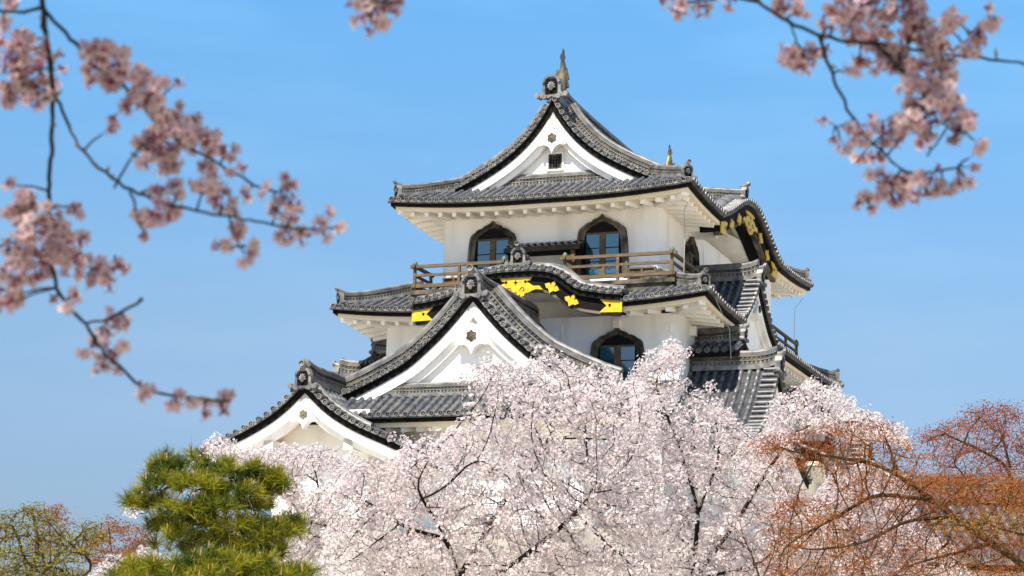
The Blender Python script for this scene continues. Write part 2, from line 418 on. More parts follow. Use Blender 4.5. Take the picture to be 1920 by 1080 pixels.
def gable(T, h, w, depth, parent, zwall, bw=.40, recess=.42, crest=1.0, oni=1.0, ridge_len=None, xin=None, wallh=True, kud=.62, rows_from=1.0, kud_end=None,
          lattice=False, gz=1.1, kb=.13, half='both', horn=True, verge_ext=.0):
    """gabled roof end. h(|x|) height of tile bed; y=0 verge plane, roof runs to y=-depth"""
    tile, brd, wl, rg, gp = MB(), MB(), MB(), [], MB(); brds = []
    dirv = lambda a: T(*a) - T(0, 0, 0)
    ex, ey = dirv((1, 0, 0)), dirv((0, 1, 0)); up = A([0, 0, 1.0])
    xs = np.linspace(0, w, 25)
    for sg in (-1, 1):
        if half == 'right' and sg < 0 or half == 'left' and sg > 0: continue
        xe = xin or (lambda y: w)
        # cover tile rows down the slope
        y = -rows_from
        while y > -depth:
            we = xe(y)
            if we > .3:
                P = A([T(sg * x, y, float(h(x)) + .02) for x in np.linspace(we, 0.02, max(4, int(we / .2)))])
                tile_row(tile, P, ey)
            y -= .28
        # pan tile bed with courses
        k = int(w / .24)
        for i in range(k):
            a, b = w * i / k, w * (i + 1) / k
            for y0, y1 in ((0.0, -.5), (-.5, -depth)):
                tile.add([T(sg * a, y0, float(h(a))), T(sg * b, y0, float(h(b)) + .03), T(sg * b, y1, float(h(b)) + .03), T(sg * a, y1, float(h(a)))], [(0, 1, 2, 3)], 6)
                tile.add([T(sg * b, y0, float(h(b)) + .03), T(sg * b, y0, float(h(b))), T(sg * b, y1, float(h(b))), T(sg * b, y1, float(h(b)) + .03)], [(0, 1, 2, 3)], 6)
        # verge tiles laid across the slope, round ends outwards
        sl = np.concatenate([[0], np.cumsum(np.hypot(np.diff(xs), np.diff(h(xs))))]); q = np.arange(.16, sl[-1] + .05, .275)
        for s_ in q:
            x = float(np.interp(s_ + RNG.normal(0, .010), sl, xs)); z = float(h(x)) + RNG.normal(0, .006); dx = .05; m_ = (float(h(x + dx)) - float(h(max(0, x - dx)))) / (2 * dx if x > dx else x + dx)
            nrm = A([-m_, 1]) / math.hypot(m_, 1)
            c = (sg * (x + nrm[0] * .03), z + nrm[1] * .03)
            P = [T(c[0], .05, c[1]), T(c[0], -.2, c[1]), T(c[0], -.45, c[1])]
            tile.tube(P, .078, 8, 0)
            tile_cap(tile, T(c[0], .06, c[1]), ey, ex, up, .088)
        brd = MB(); brds.append(('bargeboard', brd))
        # light edge tiles under the caps, black verge board, white bargeboard with a moulding, all following the curve
        tg = np.gradient(A([xs, h(xs)]), axis=1); tn = np.stack([-tg[1], tg[0]], 1); tn /= np.linalg.norm(tn, axis=1)[:, None]
        P = A([T(sg * x, 0, float(h(x))) for x in xs])
        N = A([dirv((sg * a, 0, b)) for a, b in tn]); N[0] = up * (1 / max(.3, tn[0][1]))
        Y = np.broadcast_to(ey, P.shape)
        rc = lambda y0, y1, a, b: [(y0, a), (y1, a), (y1, b), (y0, b)]
        tile.sweep(P, Y, N, rc(-.35, .03, -.055, .0), 1)
        brd.sweep(P, Y, N, rc(-.45, -.03, -.075, -.055), 3)
        brd.sweep(P, Y, N, rc(-.48, -.06, -.24, -.075), 3)
        brd.sweep(P, Y, N, rc(-.30, -.10, -.24 - bw * .60, -.24), 4)
        brd.sweep(P, Y, N, rc(-.40, -.25, -.24 - bw, -.24 - bw * .60), 4)
        # descending ridge beside the verge
        if kud:
            ke = kud_end or w
            xk = np.linspace(.25, ke, 22)
            tgk = np.gradient(A([xk, h(xk)]), axis=1); nk = np.stack([-tgk[1], tgk[0]], 1); nk /= np.linalg.norm(nk, axis=1)[:, None]
            ridge_at(rg, A([T(sg * x, -.66, float(h(x)) + kb) for x in xk]), ey, kud, nm='descending_ridge', up=A([dirv((sg * a, 0, b)) for a, b in nk]))
            # smooth roll between verge tiles and the ridge
            m_ = MB(); rg.append(('edge_roll', m_)); m_.sweep(A([T(sg * x, -.46, float(h(x)) + .05) for x in xk]), ey, A([dirv((sg * a, 0, b)) for a, b in nk]), [(.09 * math.cos(t), .09 * math.sin(t)) for t in np.arange(8) * math.pi / 4], 1, smooth=True)
            if kud_end:
                o = T(sg * ke, -.66, float(h(ke)) + .02)
                oni_at(rg, lambda x, y, z: o + ey * x + dirv((sg, 0, 0)) * y + A([0, 0, z]), .55)
    # gable wall
    xi = np.linspace(-w, w, 41); top = A([float(h(abs(x))) for x in xi]) - .30
    pts = [(x, z) for x, z in zip(xi, top) if z > zwall + .02]
    if wallh and len(pts) > 2:
        poly = [(pts[0][0], zwall)] + pts + [(pts[-1][0], zwall)]
        wl.ext(poly, -recess - .2, -recess, T, 0)
    if lattice:
        lx, lz = .24, zwall + 0.62
        wl.box(-lx, lx, -recess, -recess + .012, lz - .26, lz + .26, T, 1)
        for i in range(5):
            x = -lx + (i + .5) * 2 * lx / 5; wl.box(x - .022, x + .022, -recess + .012, -recess + .05, lz - .26, lz + .26, T, 2)
        for i in range(5):
            z = lz - .26 + (i + .5) * .52 / 5; wl.box(-lx, lx, -recess + .013, -recess + .035, z - .014, z + .014, T, 2)
        for z in (lz - .29, lz + .29): wl.box(-lx - .06, lx + .06, -recess, -recess + .06, z - .03, z + .03, T, 0)
        for x in (-lx - .03, lx + .03): wl.box(x - .03, x + .03, -recess, -recess + .055, lz - .26, lz + .26, T, 0)
    # pendant and dark crest
    c = crest; za = float(h(0)) - gz
    half_o = [(0, .10), (.12, -.06), (.32, -.30), (.50, -.53), (.42, -.545), (.31, -.515), (.20, -.53), (.10, -.61), (.045, -.70), (0, -.81)]
    poly = [(x * c, za + z * c) for x, z in half_o] + [(-x * c, za + z * c) for x, z in half_o[::-1][1:-1]]
    gp.ext(poly, -.30, -.03, T, 0)
    zc = za - .28 * c
    for k in range(6):
        t = math.radians(60 * k + 30); tx, tz = .095 * c * math.cos(t), .095 * c * math.sin(t)
        gp.tube([T(tx, -.04, zc + tz), T(tx, .015, zc + tz)], .062 * c, 7, 1)
        gp.tube([T(tx * 1.55, -.04, zc + tz * 1.55), T(tx * 1.55, .005, zc + tz * 1.55)], .028 * c, 5, 1)
    gp.tube([T(0, -.04, zc), T(0, .03, zc)], .05 * c, 8, 1)
    # main ridge with its end ornament
    if ridge_len:
        zr = float(h(0)) + .05
        P = A([T(0, -.05 - ridge_len * f, zr + .12 * max(0, 1 - f * 4) ** 2) for f in np.linspace(0, 1, 10)])
        ridge_at(rg, P, ex, .95)
    o = T(0, .06, float(h(0)) + .02)
    oni_at(rg, lambda x, y, z: o + ex * x + ey * y + A([0, 0, z - .12 * oni - (.17 if horn else 0)]), oni, horn)
    CB(tile, 'gable_roof', ROOFMATS, parent); emit(brds, parent, ROOFMATS)
    if wallh: CB(wl, 'gable_wall', [PLASTER, DARK, GREYWOOD], parent)
    CB(gp, 'gable_pendant', [PLASTER, GREYWOOD], parent); emit(rg, parent, ROOFMATS)

def karahafu(T, x_, z_, w, parent, depth=2.4, gsc=1.0, oni=.8, roof_rise=.10, ridge_back=2.2, goldpos=(.57, .83, .955)):
    """undulating gable over an eave; arch table x_,z_ (cap centre heights), verge plane y=0"""
    h0 = smin_interp(x_, z_); h = lambda x: h0(np.abs(x)) - .06
    tile, brd, rg, wl = MB(), MB(), [], MB(); gds = []
    dirv = lambda a: T(*a) - T(0, 0, 0)
    ex, ey = dirv((1, 0, 0)), dirv((0, 1, 0)); up = A([0, 0, 1.0])
    xs = np.linspace(-w, w, 61); hz = h(xs)
    Gd = A([[T(x, y, z - y * roof_rise) for y in (.02, -.6, -depth)] for x, z in zip(xs, hz)])
    tile.grid(Gd, 6)
    sl = np.concatenate([[0], np.cumsum(np.hypot(np.diff(xs), np.diff(hz)))]); n = int(sl[-1] / .272)
    for i in range(n + 1):
        x = float(np.interp(sl[-1] * i / n, sl, xs)); z = float(h(x)) + .03
        tile.tube([T(x, .05, z), T(x, -.2, z + .02), T(x, -.42, z + .06)], .078, 8, 0)
        tile_cap(tile, T(x, .06, z), ey, ex, up, .09)
    P = A([T(x, 0, z) for x, z in zip(xs, hz)])
    tn = np.gradient(A([xs, hz]), axis=1); nn = np.stack([-tn[1], tn[0]], 1); nn /= np.linalg.norm(nn, axis=1)[:, None]
    N = A([dirv((a, 0, b)) for a, b in nn]); Y = np.broadcast_to(ey, P.shape)
    rc = lambda y0, y1, a, b: [(y0, a), (y1, a), (y1, b), (y0, b)]
    tile.sweep(P, Y, N, rc(-.3, .03, -.06, 0), 1); tile.sweep(P, Y, N, rc(-.3, .01, -.10, -.06), 1)
    # broad light roll, then rounded rows that follow the arch
    Pk = A([T(x, -.60, z + .12) for x, z in zip(xs, hz)])
    m_ = MB(); rg.append(('edge_roll', m_)); m_.sweep(Pk, Y, N, [(.25, -.10), (.25, .03), (.16, .13), (0, .18), (-.16, .13), (-.25, .03), (-.25, -.10)], 1, smooth=True)
    y = -.95
    while y > -depth:
        tile_row(tile, A([T(x, y, z - y * roof_rise + .02) for x, z in zip(xs, hz)]), ey); y -= .28
    # black boards and a weathered outer board
    brd.sweep(P, Y, N, rc(-.95, -.06, -.28, -.10), 3)
    brd.sweep(P, Y, N, rc(-.85, -.16, -.62, -.28), 3)
    brd.sweep(P, Y, N, rc(-.38, -.19, -.74, -.62), 5)
    # white soffit and tympanum behind
    wl.sweep(P, Y, N, rc(-depth, -.86, -.58, -.30), 0)
    # ridge running back with an end ornament
    zt = float(h(0))
    P2 = A([T(0, -.35 - ridge_back * f, zt + .16 + roof_rise * ridge_back * f) for f in np.linspace(0, 1, 8)])
    ridge_at(rg, P2, ex, .78)
    o = T(0, -.30, zt + .14)
    oni_at(rg, lambda x, y, z: o + ex * x + ey * y + A([0, 0, z]), oni)
    # gilded fittings on the board
    def flat(poly, cx, cz, ang=0, s=1.0, y0=-.165, y1=-.115):
        c_, s_ = math.cos(ang), math.sin(ang); gds.append(MB())
        gds[-1].ext([(cx + s * (c_ * a - s_ * b), cz + s * (s_ * a + c_ * b)) for a, b in poly], y0, y1, T, 0)
    top = [(0, .0), (.62, .02), (.47, -.17), (.40, -.17), (.36, -.24), (.44, -.25), (.60, -.36), (.80, -.36), (.93, -.50), (.80, -.48), (.68, -.47), (.58, -.50), (.45, -.56), (.32, -.58), (.28, -.66), (.15, -.72), (0, -.75)]
    poly = top + [(-a, b) for a, b in top[::-1][1:-1]]
    flat(poly, 0, zt - .22, 0, gsc)
    def ornament_hole(shape, cx, cz):
        gds[-1].ext([(cx + a * gsc, cz + b * gsc) for a, b in shape], -.115, -.110, T, 1)
    star = [(0, .10), (.025, .025), (.09, 0), (.025, -.025), (0, -.10), (-.025, -.025), (-.09, 0), (-.025, .025)]
    heart = [(0, .06), (.04, .05), (.045, .0), (0, -.06), (-.045, .0), (-.04, .05)]
    ornament_hole(star, 0, zt - .22 - .23 * gsc)
    for sg in (-1, 1): ornament_hole(heart, sg * .33 * gsc, zt - .22 - .22 * gsc)
    ornament_hole(heart, 0, zt - .22 - .60 * gsc)
    for sg in (-1, 1):
        ornament_hole([(a * .6, b * .6) for a, b in heart], sg * .14 * gsc, zt - .22 - .66 * gsc)
        for k in range(7):   # scroll line
            t0, t1_ = math.radians(200 - k * 45), math.radians(200 - (k + 1) * 45); r0, r1 = .10 - k * .01, .09 - k * .01
            gds[-1].beam(T((sg * (.24 + r0 * math.cos(t0))) * gsc, -.113, zt - .22 + (-.47 + r0 * math.sin(t0)) * gsc),
                    T((sg * (.24 + r1 * math.cos(t1_))) * gsc, -.113, zt - .22 + (-.47 + r1 * math.sin(t1_)) * gsc), .018, .018, 1)
    leaf = [(0, .24), (.07, .12), (.06, .02), (.14, .10), (.28, .0), (.18, -.10), (.10, -.10), (.03, -.18), (0, -.22), (-.03, -.18), (-.10, -.10), (-.18, -.10), (-.28, .0), (-.14, .10), (-.06, .02), (-.07, .12)]
    for f in goldpos[:2]:
        for sg in (-1, 1):
            x = w * f * sg; i = np.argmin(abs(xs - x)); c = (x, float(h(x))); nv = nn[i]
            flat(leaf, c[0] - nv[0] * .50, c[1] - nv[1] * .50, math.atan2(nv[1], nv[0]) - math.pi / 2, .95 * gsc)
    for sg in (-1, 1):
        x = w * goldpos[2] * sg; z = float(h(x))
        p = [(.38, .0), (.38, -.44), (-.36, -.42), (-.20, -.28), (-.12, -.22), (-.20, -.14), (-.36, .0)]
        flat([(sg * a, b) for a, b in p], x - sg * .18, z - .22, 0, gsc)
        ornament_hole(heart, x - sg * .18 - sg * .02, z - .22 - .22 * gsc)
    CB(tile, 'arched_gable_roof', ROOFMATS, parent); CB(brd, 'arched_bargeboard', ROOFMATS, parent)
    for m_ in gds: CB(m_, 'gold_ornament', [GOLD, BLACK], parent)
    emit(rg, parent, ROOFMATS); CB(wl, 'arched_soffit', [PLASTER], parent)

# ------------------------------------------------------------------ storeys
def wall_part(u0, u1, v0, v1, z0, z1):
    mb = MB(); mb.box(u0, u1, v0, v1, z0, z1); return CB(mb, 'wall', [PLASTER])
lab(wall_part(-9.10, -1.50, 1.50, 15.9, 14.6, 18.30), 'top storey white wall')
lab(wall_part(-10.55, -.48, .30, 17.1, 11.6, 14.42), 'middle storey white wall')
lab(wall_part(-11.8, 1.45, -1.4, 18.8, 6.9, 10.30), 'lower storey white wall')
lab(wall_part(-8.75, -1.7, -5.3, -1.39, 6.95, 10.24), 'white wall of the projecting front bay')
lab(wall_part(-11.15, -8.05, -6.35, -1.5, 7.4, 10.6), 'white wall of the left gabled wing')
mb = MB(); mb.box(-1.51, -.65, 10.9, 13.2, 16.2, 18.25)
lab(CB(mb, 'wall_bay', [PLASTER]), 'shallow plastered bay under the arched side gable')
for s in (5.6,):
    mb = MB(); mb.box(-1.51, -.70, s - .13, s + .13, 18.02, 18.24); CB(mb, 'bracket_beam', [PLASTER])
# hatches and lamp boxes on the plaster
for u, v, z, a, b in ((-4.55, .29, 13.88, .17, .30), (-.85, .29, 13.93, .13, .14)):
    mb = MB(); mb.box(u - a, u + a, v - .012, v + .02, z - b, z + b); mb.box(u + a - .03, u + a, v - .035, v - .012, z - b, z + b); mb.box(u - a, u + a - .03, v - .03, v - .012, z + b - .02, z + b); CB(mb, 'wall_hatch', [PLASTER])
for bx in ((-2.62, -2.42, .12, .31, 13.98, 14.25), (-.48, -.30, 1.55, 1.75, 13.9, 14.2), (-1.51, -1.475, 6.74, 7.06, 17.25, 17.85), (-1.51, -1.475, 9.24, 9.56, 16.85, 17.45)):
    mb = MB(); mb.box(*bx); CB(mb, 'wall_hatch', [PLASTER])

# ------------------------------------------------------------------ top roof (hip and gable)
def g_top(t):
    t = np.asarray(t, float); return .46 * t + 1.12 * (np.maximum(t, 0) / 5.07) ** 5.9
RT = (-10.54, 0.0, 0.0, 17.40)
tile, trim, raf, rg = MB(), MB(), [MB()], []
VG0, VG1 = 1.42, 15.98
def tm_side(Ls):
    return lambda s: (5.20 if VG0 + .55 < s < Ls - VG0 - .55 else min(s, Ls - s))
holes = {'right': [(4.1, 12.4)]}
# the two long slopes: rows up to the ridge (rows next to the verge are carried by the gable pieces)
Z, mpz = roof_tier(RT, 18.44, g_top, {'front': 1.95, 'back': 1.95, 'left': tm_side(17.4), 'right': tm_side(17.4)}, skip=holes, parts=(tile, trim, raf))
# slope above the arched gable
for s in np.arange(4.2, 12.4, .28):
    x0 = 1.15 + 1.3 * max(0, 1 - abs(s - 8.25) / 4.1)
    P = A([[-t, s, 18.46 + g_top(t)] for t in np.linspace(x0, 5.2, 16)]); tile_row(tile, P, A([0, 1.0, 0]))
tile.grid(A([[[-t, s, 18.44 + g_top(t)] for t in np.linspace(.9, 5.2, 16)] for s in (4.1, 8.25, 12.4)]), 0)
top_roof = lab(CB(tile, 'roof', ROOFMATS), 'topmost grey tiled hip-and-gable roof')
hip_ridges(rg, RT, Z, 1.92, ('fl', 'fr', 'br', 'bl'))
cbm = []; corner_beam(cbm, RT, Z, ('fl', 'fr', 'br', 'bl'), 1.5)
CB(trim, 'eave', ROOFMATS, top_roof); raf_emit(raf, top_roof); emit(cbm, top_roof, [PLASTER])
hk = lambda x: 18.44 + g_top(5.27 - np.minimum(np.asarray(x, float), 5.27)) - .02
ridge_at(rg, A([[-5.27, v, 22.02 + .18 * abs(2 * f - 1) ** 3] for f, v in zip(np.linspace(0, 1, 16), np.linspace(1.45, 15.95, 16))]), A([1.0, 0, 0]), 1.15)
# tile band along the foot of the front gable wall
ridge_at(rg, A([[u, 1.84, 19.27] for u in np.linspace(-7.9, -2.6, 10)]), A([0, 1.0, 0]), .80)
emit(rg, top_roof, ROOFMATS)
gable(FRONT(-5.27, 1.38), hk, 3.75, .62, top_roof, 19.45, bw=.43, recess=.45, crest=1.0, oni=1.06, kud=.80, rows_from=9, lattice=True, horn=False, gz=1.17)
gable(lambda x, y, z: A([-5.27 - x, 16.02 + y, z]), hk, 3.75, .62, top_roof, 19.45, bw=.46, recess=.45, crest=1.0, oni=1.0, kud=.62, rows_from=9, horn=False)
# side arched gable
K1x = [0, .6, 1.2, 1.9, 2.6, 3.3, 3.9, 4.4, 5.0]; K1z = [19.84, 19.80, 19.66, 19.38, 19.08, 18.80, 18.62, 18.55, 18.52]
K1 = lab(CB(MB(), 'side_arched_gable', [TILE]), 'arched gable with gold fittings on the right side of the top roof') if False else None
karahafu(RIGHT(8.25, -.06), K1x, K1z, 4.15, top_roof, depth=3.2, gsc=1.15, oni=.72, roof_rise=.12, ridge_back=2.4, goldpos=(.42, .66, .90))

# dolphin-fish finials
def shachi(u, v, z, flip, name):
    mb = MB(); T = lambda x, y, zz: A([u + x, v + flip * y, z + zz])
    P = [T(0, .30, -.08), T(0, .28, .12), T(0, .12, .34), T(.0, -.02, .62), T(0, -.06, .92), T(0, -.01, 1.16), T(0, .05, 1.36)]
    R_ = [.20, .24, .21, .17, .12, .07, .03]
    mb.tube(P, R_, 9, 0)
    mb.ext([(-.03, 1.1), (.03, 1.1), (.02, 1.55), (0, 1.62), (-.02, 1.5)], -.12, .02, T, 0)
    for sg in (-1, 1):
        mb.ext([(sg * .02, 1.12), (sg * .10, 1.30), (sg * .05, 1.45), (sg * .0, 1.28)], -.02, .03, T, 0)
        for zz, ln in ((.15, .22), (.42, .22), (.62, .15)):
            mb.ext([(sg * .12, zz), (sg * (.12 + ln * .7), zz + .06), (sg * (.10 + ln * .55), zz + .28), (sg * .09, zz + .16)], .02, .07, T, 0)
    mb.tube([T(-.08, -.10 + .24, .10), T(-.09, -.04, .40), T(-.07, -.12, .70), T(-.02, -.15, .98), T(.0, -.06, 1.24)], [.05, .06, .055, .045, .02], 6, 1)
    mb.tube([T(.11, -.02, .12), T(.12, -.06, .36), T(.08, -.10, .55)], [.045, .055, .03], 6, 1)
    mb.tube([T(0, .44, .12), T(0, .58, .20), T(0, .56, .36)], [.12, .07, .02], 7, 0)
    return lab(CB(mb, 'fish_finial', [RELIEF, GOLD]), name)
shachi(-5.20, 2.15, 22.52, -1, 'tall fish finial with gold fins above the front gable')
shachi(-5.25, 15.3, 22.60, 1, 'fish finial at the far end of the top ridge')

# ------------------------------------------------------------------ middle roof
R2 = (-12.0, .88, -1.10, 18.80)
def g_mid(t):
    t = np.asarray(t, float); return .40 * t + .012 * t ** 3
tile, trim, raf, rg = MB(), MB(), [MB()], []
Z2, _ = roof_tier(R2, 14.62, g_mid, {'front': 2.55, 'back': 2.55, 'left': 2.85, 'right': 2.35}, up_c=.25, skip={'front': [(3.02, 10.0)], 'right': [(4.35, 9.2)]}, parts=(tile, trim, raf), wall_t=1.38)
mid_roof = lab(CB(tile, 'roof', ROOFMATS), 'middle grey tiled skirt roof')
hip_ridges(rg, R2, Z2, 2.3, ('fl', 'fr', 'br'))
cbm2 = []; corner_beam(cbm2, R2, Z2, ('fl', 'fr', 'br'), 1.4)
CB(trim, 'eave', ROOFMATS, mid_roof); raf_emit(raf, mid_roof); emit(cbm2, mid_roof, [PLASTER]); emit(rg, mid_roof, ROOFMATS)
K2x = [0, .6, 1.0, 1.3, 1.6, 1.84, 2.06, 2.35, 2.63, 2.9, 3.17, 3.5, 3.8]; K2z = [15.86, 15.85, 15.81, 15.74, 15.59, 15.39, 15.21, 15.12, 15.07, 15.02, 14.98, 14.95, 14.93]
karahafu(FRONT(-5.50, -1.22), K2x, K2z, 3.52, mid_roof, depth=2.7, gsc=1.0, oni=.80, roof_rise=.10, ridge_back=.75, goldpos=(.41, .60, .955))
# right side gable over the middle roof
hbase = smin_interp([0, .2, .35, .75, 1.13, 1.45, 1.8, 2.15, 2.64, 3.15, 3.9, 4.2, 4.8], [14.30, 14.10, 13.90, 13.45, 13.05, 12.76, 12.46, 12.18, 11.93, 11.68, 11.35, 11.25, 11.06])
h2 = lambda x: 16.52 + (hbase(np.asarray(x, float) * 1.30) - 14.30) * .70
gable(RIGHT(5.60, .82), h2, 2.85, 2.4, mid_roof, 13.9, bw=.34, recess=.34, crest=.75, oni=.78, ridge_len=2.2, kud=0, rows_from=.62, gz=.85)

# ------------------------------------------------------------------ lower roofs
R1 = (-13.4, 2.9, -2.9, 20.3)
tile, trim, raf, rg = MB(), MB(), [MB()], []
g_low = lambda t: .40 * np.asarray(t, float) + .006 * np.asarray(t, float) ** 3
Z1, _ = roof_tier(R1, 10.52, g_low, {'front': 3.2, 'back': 3.2, 'left': 2.9, 'right': 3.4}, up_c=.25, skip={'front': [(1.5, 16.3)], 'right': [(0, 8.9), (14.4, 22.5)]}, parts=(tile, trim, raf), wall_t=1.45)
low_roof = lab(CB(tile, 'roof', ROOFMATS), 'lowest and widest grey tiled skirt roof')
ridge_at(rg, A([[u, .18, 11.95] for u in np.linspace(-2.6, -.45, 6)]), A([0, 1.0, 0]), .6)
CB(trim, 'eave', ROOFMATS, low_roof); raf_emit(raf, low_roof); emit(rg, low_roof, ROOFMATS)
# projecting bay: pent roof along its front
RB = (-10.3, -.3, -6.5, 0)
tile, trim, raf, rg = MB(), MB(), [MB()], []
Zb, _ = roof_tier(RB, 10.38, lambda t: .55 * np.asarray(t, float) + .02 * np.asarray(t, float) ** 2, {'front': 1.35}, up_c=.0, sides=('front',), hip=False, parts=(tile, trim, raf), wall_t=1.25)
bay_roof = lab(CB(tile, 'roof', ROOFMATS), 'tiled pent roof and great triangular gable of the front bay')
ridge_at(rg, A([[u, -5.22, 11.17] for u in np.linspace(-7.75, -2.8, 12)]), A([0, 1.0, 0]), .66)
CB(trim, 'eave', ROOFMATS, bay_roof); raf_emit(raf, bay_roof); emit(rg, bay_roof, ROOFMATS)
hb = lambda x: hbase(x) - .03
gable(FRONT(-5.25, -5.45), hb, 4.38, 5.7, bay_roof, 11.30, bw=.49, recess=.40, crest=1.05, oni=1.0, ridge_len=5.4, kud=.98, kb=.15, rows_from=1.15, gz=1.11)
# left wing: gabled, faces the front
hl = smin_interp([0, .1, .4, .68, 1.1, 1.6, 2.08, 2.6, 3.0, 3.5, 4.0], [11.32, 11.22, 10.93, 10.67, 10.36, 10.08, 9.85, 9.64, 9.46, 9.28, 9.12])
for x_ in (-11.05, -8.45): mb = MB(); mb.box(x_, x_ + .3, -7.25, -6.2, 9.30, 9.62); CB(mb, 'purlin', [PLASTER])
wing_roof = MB()
for sg in (-1, 1):   # plastered underside with ribs
    xs = np.linspace(.02, 3.5, 12)
    wing_roof.grid(A([[[-9.68 + sg * x, v, float(hl(x)) - .42] for v in (-7.15, -4.0)] for x in xs]), 7)
    for v in np.arange(-6.9, -4.2, .45):
        wing_roof.sweep(A([[-9.68 + sg * x, v, float(hl(x)) - .47] for x in xs]), A([0, 1.0, 0]), A([0, 0, 1.0]), [(-.07, -.06), (.07, -.06), (.07, .06), (-.07, .06)], 7)
wing_roof = lab(CB(wing_roof, 'roof', ROOFMATS), 'gabled tile roof of the left wing')
gable(FRONT(-9.68, -7.5), hl, 3.55, 4.3, wing_roof, 9.30, bw=.43, recess=1.16, crest=.82, oni=.85, ridge_len=3.2, kud=.0, rows_from=.62, gz=.75)
mb = MB(); xk = np.linspace(.2, 2.0, 14)
mb.sweep(A([[-9.68 + x, -6.95, float(hl(x)) + .08] for x in xk]), A([0, 1.0, 0]), A([0, 0, 1.0]), [(.13 * math.cos(t), .13 * math.sin(t)) for t in np.arange(8) * math.pi / 4], 1, smooth=True)
CB(mb, 'ridge', ROOFMATS, wing_roof)
# side gables of the lower roof (two on the right flank, one peeping out on the left)
h1 = lambda x: hbase(np.asarray(x, float)) - 1.52
for T_, lb in ((RIGHT(1.60, 2.42), 'right flank gable nearer the front'), (RIGHT(15.8, 2.42), 'right flank gable at the far end'), (LEFT(1.2, -13.05 + .4), 'left flank gable behind the front bay')):
    dz = .10 if 'left' in lb else 0.0
    rt = lab(CB((lambda m: (m.box(-.01, .01, -3.0, -2.95, -.5, -.48, lambda x, y, z: T_(x, y, 10 + z)), m)[-1])(MB()), 'roof', ROOFMATS), lb)
    gable(T_, (lambda x, dz=dz: h1(x) + dz), 4.5, 3.0, rt, 9.9, bw=.50, recess=.42, crest=.95, oni=.85, ridge_len=2.75, kud=0, rows_from=.62)
# small roofs tucked under the middle eave on the flanks
for T_, n_ in ((RIGHT(2.25, 1.15), 1), (RIGHT(15.1, 1.15), 1), (LEFT(2.0, -11.75), 0)):
    tl = MB(); rgm = []
    for sg in (-1, 1):
        for y in np.arange(-.12, -1.7, -.28):
            P = A([T_(sg * x, y, 13.78 - .42 * x) for x in (1.05, .7, .35, .05)]); tile_row(tl, P, T_(0, 1, 0) - T_(0, 0, 0))
            tile_cap(tl, P[0], T_(sg, 0, 0) - T_(0, 0, 0), T_(0, 1, 0) - T_(0, 0, 0), A([0, 0, 1.0]))
        tl.add([T_(0, .02, 13.75), T_(sg * 1.05, .02, 13.31), T_(sg * 1.05, -1.7, 13.31), T_(0, -1.7, 13.75)], [(0, 1, 2, 3)], 0)
        tl.beam(T_(sg * .98, .0, 13.22), T_(sg * .98, -1.7, 13.22), .16, .16, 3)
        tl.beam(T_(0, -.05, 13.66), T_(sg * 1.05, -.05, 13.22), .14, .16, 3)
    tl.box(-.28, .85, -1.65, -.25, 12.2, 13.3, T_, 4)
    ridge_at(rgm, A([T_(0, -.05 - f * 1.6, 13.80 + .10 * (1 - f) ** 3) for f in np.linspace(0, 1, 6)]), T_(1, 0, 0) - T_(0, 0, 0), .80)
    oni_at(rgm, lambda x, y, z: T_(x, y, 13.76 + z), .6)
    sr = lab(CB(tl, 'small_roof', ROOFMATS), 'small tiled roof tucked under the middle eave'); emit(rgm, sr, ROOFMATS)

